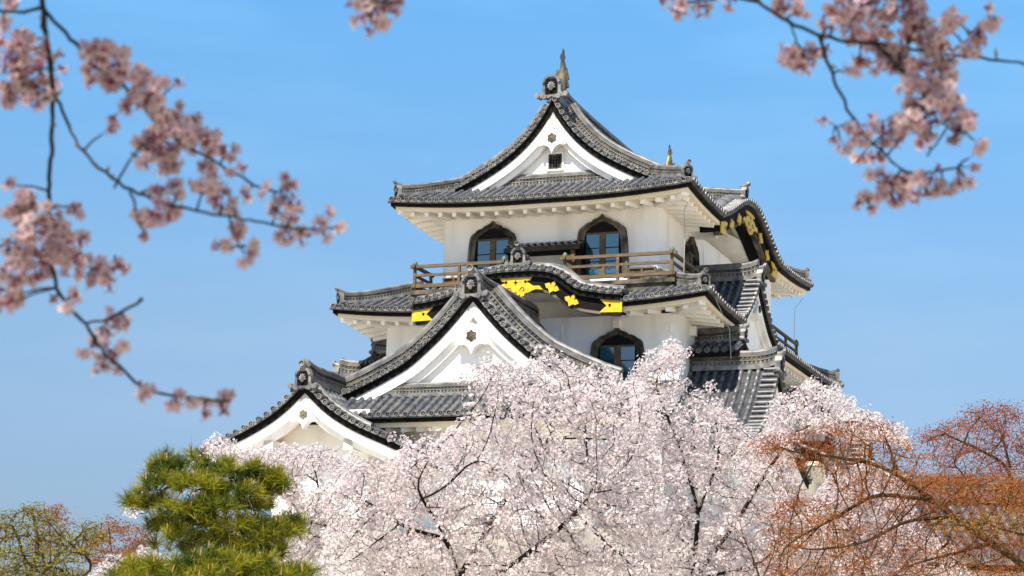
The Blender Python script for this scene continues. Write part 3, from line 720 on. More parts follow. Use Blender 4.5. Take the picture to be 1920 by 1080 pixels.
# ------------------------------------------------------------------ bell-shaped windows
def kato(T, wd, ht, part_label, doors=True):
    """T: x across, y outwards, z up from sill"""
    od = [(.92, 2.06), (.89, 1.3), (.86, .9), (.825, .62), (.78, .50), (.70, .435), (.645, .42), (.63, .40), (.57, .335), (.47, .29), (.385, .285), (.36, .265), (.30, .195), (.21, .165), (.135, .14), (.05, .075), (0, 0)]
    id_ = [(.70, 2.06), (.665, 1.4), (.635, 1.0), (.60, .72), (.55, .585), (.49, .515), (.435, .50), (.42, .47), (.37, .41), (.29, .375), (.235, .375), (.215, .35), (.16, .305), (.08, .285), (0, .262)]
    o = [(x / .92, (2.06 - d) / 2.0) for x, d in od]; i_ = [(x / .92, (2.06 - d) / 2.0) for x, d in id_]
    full = lambda h_: [(x, z) for x, z in h_] + [(-x, z) for x, z in h_[::-1][1:]]
    def dens(p, n=110):
        p = A(p); s = np.concatenate([[0], np.cumsum(np.hypot(*np.diff(p, axis=0).T))]); q = np.linspace(0, s[-1], n)
        return np.stack([np.interp(q, s, p[:, 0]), np.interp(q, s, p[:, 1])], 1)
    O = dens(full(o)) * A([wd / 2, ht]); I = dens(full(i_)) * A([wd / 2, ht])
    fr = MB()
    for y0, y1, P, Q in ((0, .10, O, I), (.10, .16, (O * .97 + I * .03), O * .62 + I * .38)):
        G = A([[T(*[p[0], y0, p[1]]) for p in P], [T(p[0], y1, p[1]) for p in P], [T(p[0], y1, p[1]) for p in Q], [T(p[0], y0, p[1]) for p in Q]])
        fr.grid(G.transpose(1, 0, 2), 0)
    win = CB(fr, 'window', [GREYWOOD]); lab(win, part_label)
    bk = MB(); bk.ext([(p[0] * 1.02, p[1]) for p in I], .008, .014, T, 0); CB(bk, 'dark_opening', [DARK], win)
    gl = MB(); wx = .62 * wd / 2
    zt = ht * .69
    ya, yb = .020, .032
    gl.box(-wx, -.09, ya, yb, .04, zt, T); gl.box(.09, wx, ya, yb, .04, zt, T); CB(gl, 'pane', [GLASS], win)
    fm = MB(); fm.box(-.10, .10, .016, .075, 0, zt + .03, T)
    fm.box(-wx - .04, wx + .04, .016, .065, zt, zt + .05, T)
    for z in (.33, .66): fm.box(-wx, -.10, .033, .045, zt * z - .014, zt * z + .014, T, 1); fm.box(.10, wx, .033, .045, zt * z - .014, zt * z + .014, T, 1)
    for x in (-wx - .02, wx + .02): fm.box(x - .025, x + .025, .016, .06, 0, zt, T, 1)
    CB(fm, 'mullion', [WOOD, BLACK], win)
kato(FRONT(-7.30, 1.5), 1.80, 2.0, 'left bell-shaped window of the top storey'); 
kato(FRONT(-3.45, 1.5), 1.84, 2.0, 'right bell-shaped window of the top storey')
kato(FRONT(-2.50, .30), 1.90, 1.9, 'bell-shaped window of the middle storey')
kato(RIGHT(5.05, -1.5), 1.50, 1.9, 'dark bell-shaped window on the shaded side wall')
for o in list(keep.children):
    if o.name.startswith('window'):
        zs = {'top': 16.02, 'mid': 12.06, 'dar': 16.05}
        l = o['label']; o.location.z += 16.02 if 'top' in l else (12.08 if 'middle' in l else 16.05)

# ------------------------------------------------------------------ balconies and small front roof
def rail(mb, a, b, z, posts):
    a = A([*a, 0.0]); b = A([*b, 0.0])
    d = (b - a) / np.linalg.norm(b - a)
    mb.beam(a - d * .16 + A([0, 0, z + .80]), b + d * .16 + A([0, 0, z + .80]), .10, .10)
    mb.beam(a + A([0, 0, z + .50]), b + A([0, 0, z + .50]), .07, .085)
    mb.beam(a - d * .1 + A([0, 0, z + .14]), b + d * .1 + A([0, 0, z + .14]), .10, .12)
    for f in posts: p = a + (b - a) * f; mb.beam(p + A([0, 0, z]), p + A([0, 0, z + .75]), .09, .09, up=(1, 0, 0))
def balcony(u0, u1, v0, name, ret_right=None, ret_left=None):
    fl = MB(); fl.box(u0 - .12, u1 + .12, v0 - .10, 1.5, 15.36, 15.50); fl.box(u0, u1, v0 - .02, v0 + .12, 15.14, 15.36)
    for u in np.linspace(u0 + .3, u1 - .3, 4): fl.box(u - .09, u + .09, v0 + .1, 1.5, 14.9, 15.36)
    if ret_right: fl.box(-1.5, u1 + .12, 1.5, ret_right, 15.38, 15.50); fl.box(u1 - .12, u1 + .02, 1.3, ret_right, 15.16, 15.38)
    b = lab(CB(fl, 'balcony', [GREYWOOD]), name)
    r = MB(); rail(r, (u0, v0), (u1, v0), 15.52, (0, .5, 1))
    rail(r, (u0, v0), (u0, 1.45), 15.52, (.98,))
    rail(r, (u1, v0), (u1, ret_right or 1.45), 15.52, (.5, .98) if ret_right else (.98,))
    CB(r, 'railing', [WOOD], b)
    for u in (u0, u1): c = MB(); c.tube([[u, v0, 16.28], [u, v0, 16.40], [u, v0, 16.47], [u, v0, 16.52]], [.085, .085, .075, .02], 8); CB(c, 'post_cap', [BRONZE], b)
    return b
balcony(-9.50, -6.35, .05, 'left wooden balcony of the top storey')
balcony(-4.25, -.66, .05, 'right wooden balcony wrapping the corner of the top storey', ret_right=4.8)
mb = MB(); mb.box(-1.5, -.5, 12.0, 17.3, 15.38, 15.50); fb = lab(CB(mb, 'balcony', [GREYWOOD]), 'far end of the balcony on the shaded side')
r = MB(); rail(r, (-.60, 11.8), (-.60, 17.2), 15.52, (0, .33, .66, 1)); CB(r, 'railing', [WOOD], fb)
c = MB(); c.tube([[-.60, 17.2, 16.28], [-.60, 17.2, 16.40], [-.60, 17.2, 16.52]], [.085, .085, .02], 8); CB(c, 'post_cap', [BRONZE], fb)
mb = MB()
for u in np.arange(-6.5, -4.1, .24): tile_row(mb, A([[u, .78, 16.98], [u, 1.1, 17.08], [u, 1.5, 17.2]]), A([1.0, 0, 0]), .06)
mb.add([[-6.65, .76, 16.96], [-4.0, .76, 16.96], [-4.0, 1.5, 17.19], [-6.65, 1.5, 17.19]], [(0, 1, 2, 3)], 0)
mb.box(-6.65, -4.0, .76, 1.5, 16.78, 16.93, None, 3); mb.box(-6.62, -4.02, .80, .92, 16.93, 16.958, None, 2)
fr_roof = lab(CB(mb, 'passage_roof', ROOFMATS), 'thin dark roof between the two top windows')
for x_ in (-4.34, -6.44): mb = MB(); mb.box(x_, x_ + .13, .86, .98, 15.6, 16.78); CB(mb, 'post', [WOOD], fr_roof)
mb = MB(); mb.box(-4.20, -4.02, .98, 1.49, 15.6, 16.77, None, 0); CB(mb, 'side_board', [BLACK], fr_roof)

for u0, u1 in ((-2.50, -1.62), (-9.02, -8.25)):
    mb = MB(); mb.box(u0, u1, 1.38, 1.49, 15.52, 16.14, None, 0)
    for u in (u0, (u0 + u1) / 2, u1): mb.box(u - .03, u + .03, 1.34, 1.38, 15.52, 16.18, None, 1)
    mb.box(u0 - .03, u1 + .03, 1.335, 1.49, 16.14, 16.19, None, 1); CB(mb, 'low_panel', [GREYWOOD, WOOD])
for u0, u1 in ((-9.08, -6.3), (-4.2, -1.52)): mb = MB(); mb.box(u0, u1, 1.30, 1.335, 15.50, 15.74); CB(mb, 'shade_strip', [GREYWOOD])  # added dark strip, stands in for shade along the sunlit wall foot
# lightning wires
for p_ in ([[-.15, .9, 18.7], [-.55, 1.0, 17.9], [-.52, 1.02, 17.2], [-.55, 1.0, 15.4]], [[-.25, 16.9, 18.1], [-.58, 16.9, 17.7], [-.62, 16.9, 16.9], [-.60, 16.9, 15.6]], [[.95, -.6, 14.6], [1.0, .9, 13.9], [1.02, 1.0, 13.0]]):
    mb = MB(); mb.tube(p_, .013, 4); CB(mb, 'lightning_wire', [WIRE])
# battered stone base
mb = MB()
ring = lambda e, z: [[-12.0 - e, -7.0 - e, z], [2.2 + e, -7.0 - e, z], [2.2 + e, 19.4 + e, z], [-12.0 - e, 19.4 + e, z]]
mb.add(ring(0, 6.95) + ring(1.1, 3.6), [(0, 1, 5, 4), (1, 2, 6, 5), (2, 3, 7, 6), (3, 0, 4, 7), (0, 3, 2, 1)])
CB(mb, 'stone_base', [STONE])
for o in keep.children:
    if o.name.startswith('window'): pass
#__TREES__
# ================================================================== PLANTS
def inpoly(p, poly):
    poly = A(poly, float); x, y = p[:, 0], p[:, 1]; c = np.zeros(len(p), bool); j = len(poly) - 1
    for i in range(len(poly)):
        xi, yi = poly[i]; xj, yj = poly[j]
        c ^= ((yi > y) != (yj > y)) & (x < (xj - xi) * (y - yi) / (yj - yi + 1e-9) + xi); j = i
    return c
def crown_points(poly, d0, d1, n, bulge=True, voids=()):
    """attraction points filling a crown volume; outline measured on the crown, real depth d0..d1"""
    poly = A(poly, float); lo, hi = poly.min(0), poly.max(0); out = []
    while sum(len(o) for o in out) < n:
        p = RNG.uniform(lo, hi, (n * 2, 2)); p = p[inpoly(p, poly)]
        for (vx, vy, rx, ry) in voids: p = p[((p[:, 0] - vx) / rx) ** 2 + ((p[:, 1] - vy) / ry) ** 2 > 1]
        out.append(p)
    p = np.vstack(out)[:n]
    d = RNG.uniform(d0, d1, n)
    return A([at(x, y, q) for (x, y), q in zip(p, d)])
def colonize(attr, nodes, parents, step, kill, infl, iters=90, jit=.25, up=0.0):
    attr = np.asarray(attr); N = [A(n, float) for n in nodes]; P = list(parents)
    X = np.vstack(N); d = np.linalg.norm(attr[:, None] - X[None], axis=2); near = d.argmin(1); nd = d.min(1); alive = nd > kill
    for it in range(iters):
        act = alive & (nd < infl)
        if not act.any(): break
        idx = near[act]; v = attr[act] - X[idx]; v /= np.linalg.norm(v, axis=1)[:, None] + 1e-9
        S = np.zeros_like(X); np.add.at(S, idx, v); u = np.unique(idx)
        D = S[u]; D /= np.linalg.norm(D, axis=1)[:, None] + 1e-9; D += RNG.normal(0, jit, D.shape); D[:, 2] += up
        D /= np.linalg.norm(D, axis=1)[:, None]
        new = X[u] + D * step; k0 = len(X); X = np.vstack([X, new]); P += u.tolist()
        ai = np.where(alive)[0]; dd = np.linalg.norm(attr[ai][:, None] - new[None], axis=2); m = dd.min(1); am = dd.argmin(1)
        b = m < nd[ai]; nd[ai[b]] = m[b]; near[ai[b]] = k0 + am[b]
        alive &= nd > kill
        if len(X) > 14000: break
    return X, A(P)
def radii(X, P, tip, p=2.3, cap=9):
    n = len(X); s = np.zeros(n); kids = np.zeros(n, int)
    for i in range(n - 1, 0, -1):
        if s[i] == 0: s[i] = tip ** p
        s[P[i]] += s[i]; kids[P[i]] += 1
    s[0] = max(s[0], tip ** p)
    return np.minimum(s ** (1 / p), cap), kids
def limb_mesh(name, X, P, r, m, parent, loc, thin=3):
    n = len(X); ch = [[] for _ in range(n)]
    for i in range(1, n): ch[P[i]].append(i)
    mb = MB(); start = [(0, None)]; seen = 0
    while start:
        i, pr = start.pop(); path = ([pr] if pr is not None else []) + [i]
        while ch[i]:
            c = sorted(ch[i], key=lambda k: -r[k]); start += [(k, i) for k in c[1:]]; i = c[0]; path.append(i)
        if len(path) < 2: continue
        Q = X[path].copy(); rr = r[path].copy()
        if pr is not None: rr[0] = min(rr[0], rr[1] * 1.15)
        if len(Q) > 3: Q[1:-1] = .25 * Q[:-2] + .5 * Q[1:-1] + .25 * Q[2:]
        k = 8 if rr.max() > .05 else (5 if rr.max() > .012 else thin)
        mb.tube(Q, rr, k, 0, False)
    return mb.build(name, [m], parent, loc)
def guide(nodes, parents, pts, par):
    """append a measured limb (already in metres), resampled"""
    pts = A(pts, float); s = np.concatenate([[0], np.cumsum(np.linalg.norm(np.diff(pts, axis=0), axis=1))])
    q = np.arange(.0, s[-1] + 1e-6, .12)
    for t in q[1:] if par is not None else q:
        nodes.append(A([np.interp(t, s, pts[:, j]) for j in range(3)])); parents.append(par if par is not None else 0); par = len(nodes) - 1
    return par
def frames(Nrm):
    Nrm = Nrm / (np.linalg.norm(Nrm, axis=1)[:, None] + 1e-9); a = RNG.normal(size=Nrm.shape); a -= (a * Nrm).sum(1)[:, None] * Nrm; a /= np.linalg.norm(a, axis=1)[:, None]
    return a, np.cross(Nrm, a), Nrm
def flower_template():
    v = []; f = []; mi = []
    for k in range(5):
        t = k * 2 * math.pi / 5; c, s = math.cos(t), math.sin(t)
        for (x, y, z) in ((.06, 0, 0), (.62, -.40, .16), (1.0, 0, .26), (.62, .40, .16)): v.append((x * c - y * s, x * s + y * c, z))
        f.append([4 * k + j for j in range(4)]); mi.append(0)
    for (x, y) in ((-.17, -.17), (.17, -.17), (.17, .17), (-.17, .17)): v.append((x, y, .10))
    f.append([20, 21, 22, 23]); mi.append(1)
    return A(v), A(f), A(mi)
FV, FF, FM = flower_template()
def instances(C, Nrm, size, TV, TF, TM):
    a, b, n = frames(Nrm); size = np.broadcast_to(size, (len(C),))
    V = C[:, None, :] + size[:, None, None] * (TV[None, :, 0, None] * a[:, None] + TV[None, :, 1, None] * b[:, None] + TV[None, :, 2, None] * n[:, None])
    F = TF[None] + (np.arange(len(C)) * len(TV))[:, None, None]
    return V.reshape(-1, 3), F.reshape(-1, TF.shape[1]), np.tile(TM, len(C))

BARK = mat('cherry_bark', (0.010, 0.007, 0.006), 0.9, 0.1, noise=(9, 6), col2=(0.035, 0.027, 0.018))
MOSSBARK = mat('mossy_bark', (0.014, 0.010, 0.007), 0.9, 0.1, noise=(7, 6), col2=(0.075, 0.055, 0.022), ramp=(.42, .7))
PETAL = mat('pale_pink_petal', (0.62, 0.545, 0.55), 0.7, 0.15, noise=(1.1, 3), col2=(0.67, 0.62, 0.605), trans=.46)
HEART = mat('flower_heart', (0.22, 0.08, 0.07), 0.8, 0.1)
BUDLEAF = mat('bronze_leaf_bud', (0.22, 0.07, 0.035), 0.7, 0.2)

def cherry_tree(name, label, polys, root, depth, npts, guides, size=.0165, per=22, voids=(), step=.11, kill=.13, sprays=(), spread=.085, group='blossoming cherry trees below the castle', tip=.0032):
    base = at(*root, depth); base[2] = float(ground_h(base[0], base[1])) - .1
    t = thing(name, label, 'tree', tuple(base), 0, group)
    nodes, par = [], []
    first = guide(nodes, par, [base] + [at(*q) for q in guides[0]], None)
    for i in range(1, len(par)): par[i] = i - 1
    ends = [first]
    for g_ in guides[1:]:
        p0 = at(*g_[0]); k = int(np.argmin([np.linalg.norm(n_ - p0) for n_ in nodes])); guide(nodes, par, [nodes[k]] + [at(*q) for q in g_[1:]], k)
    pts = np.vstack([crown_points(pl, d0, d1, int(npts * fr), voids=voids) for pl, d0, d1, fr in polys])
    for (x0, y0, x1, y1) in sprays:     # thin shoots standing out of the crown
        dd = RNG.uniform(polys[0][1] + .3, polys[0][2] - .3); f_ = np.linspace(0, 1, 26)
        pts = np.vstack([pts, A([at(x0 + (x1 - x0) * q + RNG.normal(0, 5), y0 + (y1 - y0) * q + RNG.normal(0, 5), dd) for q in f_])])
    X, P = colonize(pts, nodes, par, step, kill, 3.0, 120, .22, .05)
    r, kids = radii(X, P, tip, 2.55)
    limb_mesh('trunk', X, P, r, BARK, t, base)
    tw = np.where((r < .0095) & (np.arange(len(X)) >= len(nodes)))[0]
    # clusters of flowers along the outer twigs
    tw = tw[RNG.uniform(size=len(tw)) < .95]; nc = len(tw); cpos = X[tw] + RNG.normal(0, .022, (nc, 3)); k = np.clip(per * RNG.gamma(3.0, .33, nc), 2, per * 2.4).astype(int)
    idx = np.repeat(np.arange(nc), k); off = RNG.normal(size=(len(idx), 3)); off /= np.linalg.norm(off, axis=1)[:, None]
    sp = spread * np.sqrt(k / per) * RNG.uniform(.75, 1.1, nc)
    C = cpos[idx] + off * (sp[idx] * RNG.uniform(.55, 1.0, len(idx)))[:, None]
    V, F, mi = instances(C, off + RNG.normal(0, .22, off.shape), size * RNG.uniform(.85, 1.12, len(C)), FV, FF, FM)
    fast_mesh('blossom', V, F, [PETAL, HEART], t, mi, loc=base)
    print(name, 'nodes', len(X), 'flowers', len(C))
    return t

cherry_tree('cherry_tree', 'large white-pink blossoming cherry spreading in front of the castle front',
    [([(640, 850), (700, 862), (745, 838), (800, 815), (850, 800), (890, 790), (925, 760), (900, 718), (880, 690), (915, 672), (960, 700), (1000, 655), (1035, 668), (1075, 690), (1130, 688), (1180, 700), (1215, 720), (1230, 800), (1240, 900), (1240, 1110), (600, 1110), (600, 930)], 20.5, 23.5, 1.0)],
    (880, 1400), 22.0, 3300,
    [[(868, 1200, 22), (860, 1085, 21.8), (838, 1010, 21.6), (800, 950, 21.3), (770, 900, 21.2)],
     [(860, 1085, 21.8), (900, 1020, 22), (935, 950, 22.3), (1000, 880, 22.6), (1040, 800, 22.8)],
     [(868, 1120, 22), (960, 1060, 21.4), (1050, 990, 21.2), (1110, 930, 21.3)],
     [(838, 1010, 21.6), (760, 990, 21.3), (690, 940, 21.2)]], voids=[(590, 900, 40, 28), (1085, 1010, 26, 14)], sprays=[(1000, 735, 902, 668), (960, 745, 862, 712), (930, 850, 848, 796), (1100, 720, 1028, 652), (780, 860, 745, 820)])
cherry_tree('cherry_tree', 'pale blossoming cherry behind the pine, reaching left below the gabled wing',
    [([(368, 832), (415, 826), (470, 845), (540, 838), (590, 828), (610, 850), (640, 855), (650, 930), (640, 1100), (480, 1110), (560, 1000), (470, 930), (420, 900)], 23.0, 25.5, .85),
     ([(228, 945), (262, 925), (300, 930), (300, 960), (240, 960)], 23.5, 24.5, .06), ([(170, 1062), (260, 1035), (330, 1040), (330, 1100), (170, 1100)], 23.5, 25, .16)],
    (660, 1500), 24.3, 1500,
    [[(655, 1200, 24.3), (640, 1080, 24.2), (580, 1000, 24.0), (545, 935, 24.0), (500, 880, 24)],
     [(640, 1080, 24.2), (520, 1075, 24.3), (400, 1060, 24.3), (280, 1060, 24.2)],
     [(580, 1000, 24), (600, 940, 24.2), (590, 870, 24.2)],
     [(520, 1075, 24.3), (420, 1000, 24.3), (320, 950, 24.2), (262, 945, 24)]], voids=[(598, 895, 46, 24), (520, 950, 34, 16)], sprays=[(480, 855, 368, 826), (600, 880, 560, 826), (690, 880, 610, 832)])
cherry_tree('cherry_tree', 'blossoming cherry on the right with a high spray across the castle wall',
    [([(1180, 705), (1205, 668), (1240, 645), (1290, 655), (1278, 700), (1285, 755), (1320, 770), (1345, 745), (1365, 775), (1395, 805), (1440, 815), (1470, 820), (1500, 900), (1520, 1110), (1180, 1110), (1200, 900)], 24.2, 27.5, .80),
     ([(1440, 780), (1470, 750), (1500, 712), (1560, 718), (1590, 750), (1640, 775), (1700, 815), (1720, 840), (1600, 830), (1520, 810), (1450, 850)], 24.0, 26.0, .22)],
    (1330, 1500), 25.8, 2600,
    [[(1320, 1250, 25.8), (1300, 1080, 25.6), (1310, 960, 25.5), (1280, 850, 25.4), (1230, 730, 25.4), (1235, 680, 25.3)],
     [(1300, 1080, 25.6), (1380, 980, 25.4), (1440, 880, 25.2), (1500, 800, 25.0), (1600, 790, 24.9)],
     [(1310, 960, 25.5), (1350, 860, 25.6), (1340, 760, 25.6)],
     [(1300, 1080, 25.6), (1420, 1060, 25.4), (1480, 1010, 25.4)]], size=.017, voids=[(1010 + 160, 815, 22, 16), (1250, 705, 26, 30)], sprays=[(1220, 725, 1292, 650), (1200, 745, 1258, 640), (1300, 790, 1345, 715), (1560, 800, 1500, 712), (1590, 795, 1568, 712), (1610, 810, 1668, 772)])
cherry_tree('cherry_tree', 'low blossoming cherry half hidden behind the red maple',
    [([(1490, 960), (1560, 890), (1640, 870), (1700, 900), (1720, 980), (1790, 1040), (1840, 1110), (1470, 1110)], 27.0, 30.0, 1.0)],
    (1640, 1500), 28.5, 1500,
    [[(1640, 1200, 28.5), (1620, 1080, 28.3), (1590, 980, 28.3)], [(1640, 1150, 28.5), (1700, 1080, 28.6), (1690, 980, 28.7)]], size=.019)

# ------------------------------------------------------------------ maples with young leaves
def leaf_mat(name, c1, c2, sc=1.4, tr=.35): return mat(name, c1, 0.65, 0.25, noise=(sc, 4), col2=c2, trans=tr, ramp=(.40, .62))
LEAF_T = (A([(0, 0, 0), (.5, -.34, .05), (1.1, 0, -.12), (.5, .34, .05)]), A([[0, 1, 2, 3]]), A([0]))
def maple(name, label, polys, root, depth, npts, guides, leafm, lsize=.02, per=7, step=.09, kill=.11, spread=.05, bark=MOSSBARK, cat='tree', tip=.0028, jit=.25, up=.06, lr=.010, group=None, trunk_r=1.0):
    base = at(*root, depth); base[2] = float(ground_h(base[0], base[1])) - .1
    t = thing(name, label, cat, tuple(base), 0, group)
    nodes, par = [], []
    guide(nodes, par, [base] + [at(*q) for q in guides[0]], None)
    for i in range(1, len(par)): par[i] = i - 1
    for g_ in guides[1:]:
        p0 = at(*g_[0]); k = int(np.argmin([np.linalg.norm(n_ - p0) for n_ in nodes])); guide(nodes, par, [nodes[k]] + [at(*q) for q in g_[1:]], k)
    pts = np.vstack([crown_points(pl, d0, d1, int(npts * fr)) for pl, d0, d1, fr in polys])
    X, P = colonize(pts, nodes, par, step, kill, 2.5, 120, jit, up)
    r, kids = radii(X, P, tip, 2.45)
    r *= trunk_r
    limb_mesh('trunk', X, P, r, bark, t, base)
    tw = np.where((r < lr) & (np.arange(len(X)) >= len(nodes)))[0]
    k = RNG.integers(max(1, per - per // 2), per + per // 2 + 1, len(tw)); idx = np.repeat(tw, k)
    C = X[idx] + RNG.normal(0, 1, (len(idx), 3)) * A([spread, spread, spread * .35]) + A([0, 0, .01])
    nr = RNG.normal(0, .6, (len(idx), 3)) + A([0, 0, .8])
    V, F, mi = instances(C, nr, lsize * RNG.uniform(.6, 1.25, len(C)), *LEAF_T)
    fast_mesh('foliage', V, F, [leafm], t, loc=base)
    print(name, 'nodes', len(X), 'leaves', len(C))
    return t
M_ORANGE = leaf_mat('orange_young_leaf', (0.21, 0.055, 0.012), (0.31, 0.12, 0.014))
M_RED = leaf_mat('red_young_leaf', (0.20, 0.050, 0.022), (0.26, 0.08, 0.018))
M_YELLOW = leaf_mat('yellow_young_leaf', (0.26, 0.13, 0.014), (0.27, 0.09, 0.012))
M_BUD = leaf_mat('green_leaf_bud', (0.20, 0.19, 0.025), (0.13, 0.09, 0.03))
M_BROWN = leaf_mat('brown_young_leaf', (0.17, 0.055, 0.018), (0.22, 0.10, 0.02))
M_PINKBUD = leaf_mat('pink_bud', (0.45, 0.17, 0.17), (0.50, 0.30, 0.28))
maple('maple_tree', 'orange-leaved maple whose long bough reaches left across the blossom',
    [([(1405, 835), (1450, 818), (1500, 815), (1540, 795), (1580, 790), (1610, 795), (1660, 792), (1700, 830), (1740, 850), (1730, 890), (1690, 930), (1600, 900), (1500, 880), (1430, 860)], 17.2, 18.6, .34),
     ([(1600, 890), (1740, 880), (1790, 930), (1760, 1000), (1650, 960), (1560, 930)], 17.0, 18.4, .18),
     ([(1440, 960), (1500, 920), (1560, 950), (1650, 990), (1720, 1010), (1830, 1000), (1930, 1010), (1930, 1100), (1440, 1100)], 16.8, 18.6, .48), ([(1730, 890), (1930, 880), (1930, 1015), (1800, 1010), (1720, 990)], 16.8, 18.6, .09)],
    (1990, 1600), 17.6, 3600,
    [[(1985, 1200, 17.6), (1925, 1060, 17.6), (1850, 1012, 17.6), (1790, 968, 17.7), (1745, 935, 17.8), (1690, 893, 17.9), (1640, 868, 18), (1575, 858, 18.1), (1500, 848, 18.1)],
     [(1745, 935, 17.8), (1640, 925, 17.6), (1560, 975, 17.4), (1490, 1010, 17.3)],
     [(1790, 968, 17.7), (1700, 975, 17.4), (1620, 1020, 17.2), (1540, 1030, 17.2)],
     [(1690, 893, 17.9), (1670, 840, 18.1), (1650, 805, 18.2)],
     [(1850, 1012, 17.6), (1780, 1040, 17.3), (1700, 1060, 17.2)]], M_ORANGE, .0165, 26, trunk_r=1.0, spread=.065)
maple('maple_tree', 'red-leaved maple standing upright at the right edge before the gallery roof',
    [([(1732, 835), (1728, 806), (1770, 795), (1800, 792), (1808, 768), (1835, 757), (1880, 755), (1910, 762), (1918, 790), (1950, 800), (1950, 900), (1850, 900), (1760, 890)], 19.0, 20.6, .66),
     ([(1740, 880), (1950, 890), (1950, 975), (1880, 960), (1780, 950), (1730, 920)], 18.8, 20.4, .34)],
    (2010, 1600), 19.8, 2800,
    [[(2005, 1150, 19.8), (1960, 960, 19.7), (1890, 945, 19.6), (1800, 948, 19.5), (1740, 940, 19.5)],
     [(1890, 945, 19.6), (1895, 880, 19.7), (1880, 820, 19.8), (1868, 785, 19.9)],
     [(1895, 880, 19.7), (1850, 850, 19.7), (1800, 825, 19.7), (1765, 815, 19.7)],
     [(1960, 960, 19.7), (1925, 890, 19.6), (1922, 820, 19.8)],
     [(1840, 947, 19.5), (1815, 900, 19.6), (1790, 865, 19.6)]], M_RED, .017, 28, spread=.07)
maple('maple_tree', 'small maple with yellow young leaves under the big orange bough',
    [([(1750, 975), (1850, 955), (1930, 960), (1930, 1010), (1840, 1010), (1760, 1005)], 16.0, 16.8, 1.0)],
    (2040, 1600), 16.5, 420, [[(2035, 1200, 16.5), (1985, 1040, 16.5), (1920, 1000, 16.5), (1850, 990, 16.4)]], M_YELLOW, .018, 13)
maple('budding_shrub', 'leafless shrub with pink buds rising before the right-hand blossom',
    [([(1320, 1000), (1360, 960), (1420, 940), (1470, 950), (1480, 1100), (1350, 1100)], 16.5, 17.5, 1.0)],
    (1440, 1600), 17.0, 420, [[(1440, 1250, 17), (1430, 1100, 17), (1400, 1010, 17)], [(1430, 1100, 17), (1460, 1020, 17)]], M_PINKBUD, .012, 5, step=.08, kill=.12, cat='shrub', tip=.0022, up=.25, spread=.03)
# left edge: thorny budding shrub and reddish trees further off
maple('budding_shrub', 'tangled bare shrub with small green buds in the lower left corner',
    [([(-20, 985), (20, 960), (60, 945), (95, 955), (110, 1000), (140, 985), (175, 980), (205, 1000), (180, 1030), (150, 1040), (170, 1100), (-20, 1100)], 14.0, 15.6, .8), ([(-20, 1030), (140, 1040), (150, 1100), (-20, 1100)], 13.6, 14.6, .25)],
    (60, 1700), 14.8, 2300,
    [[(60, 1250, 14.8), (55, 1090, 14.8), (40, 1020, 14.8), (20, 975, 14.8)], [(55, 1090, 14.8), (75, 1020, 14.9), (64, 972, 14.9), (58, 950, 15)], [(55, 1090, 14.8), (120, 1030, 14.7), (170, 985, 14.8), (205, 978, 14.8)], [(60, 1150, 14.8), (150, 1085, 14.6), (190, 1060, 14.6)]],
    M_BUD, .015, 8, step=.06, kill=.07, cat='shrub', tip=.0024, spread=.028, jit=.5, bark=MOSSBARK)
maple('maple_tree', 'distant red-brown tree rising behind the green-budded shrub',
    [([(60, 1000), (75, 955), (95, 942), (125, 952), (130, 985), (110, 1030), (60, 1040)], 26, 27.5, 1.0)], (95, 1500), 26.8, 420, [[(95, 1200, 26.8), (95, 1030, 26.8), (92, 985, 26.8)]], M_BROWN, .028, 18, step=.12, kill=.15, spread=.06, group='red-brown trees at the left')
maple('maple_tree', 'distant orange-brown tree between the pine and the shrub',
    [([(145, 1030), (165, 1000), (200, 975), (240, 990), (270, 985), (290, 1010), (280, 1050), (150, 1060)], 27, 29, 1.0)], (215, 1500), 28, 800, [[(215, 1200, 28), (215, 1060, 28), (205, 1010, 28), (205, 980, 28)], [(215, 1060, 28), (255, 1020, 28)]], M_BROWN, .03, 22, step=.12, kill=.15, spread=.07, group='red-brown trees at the left')

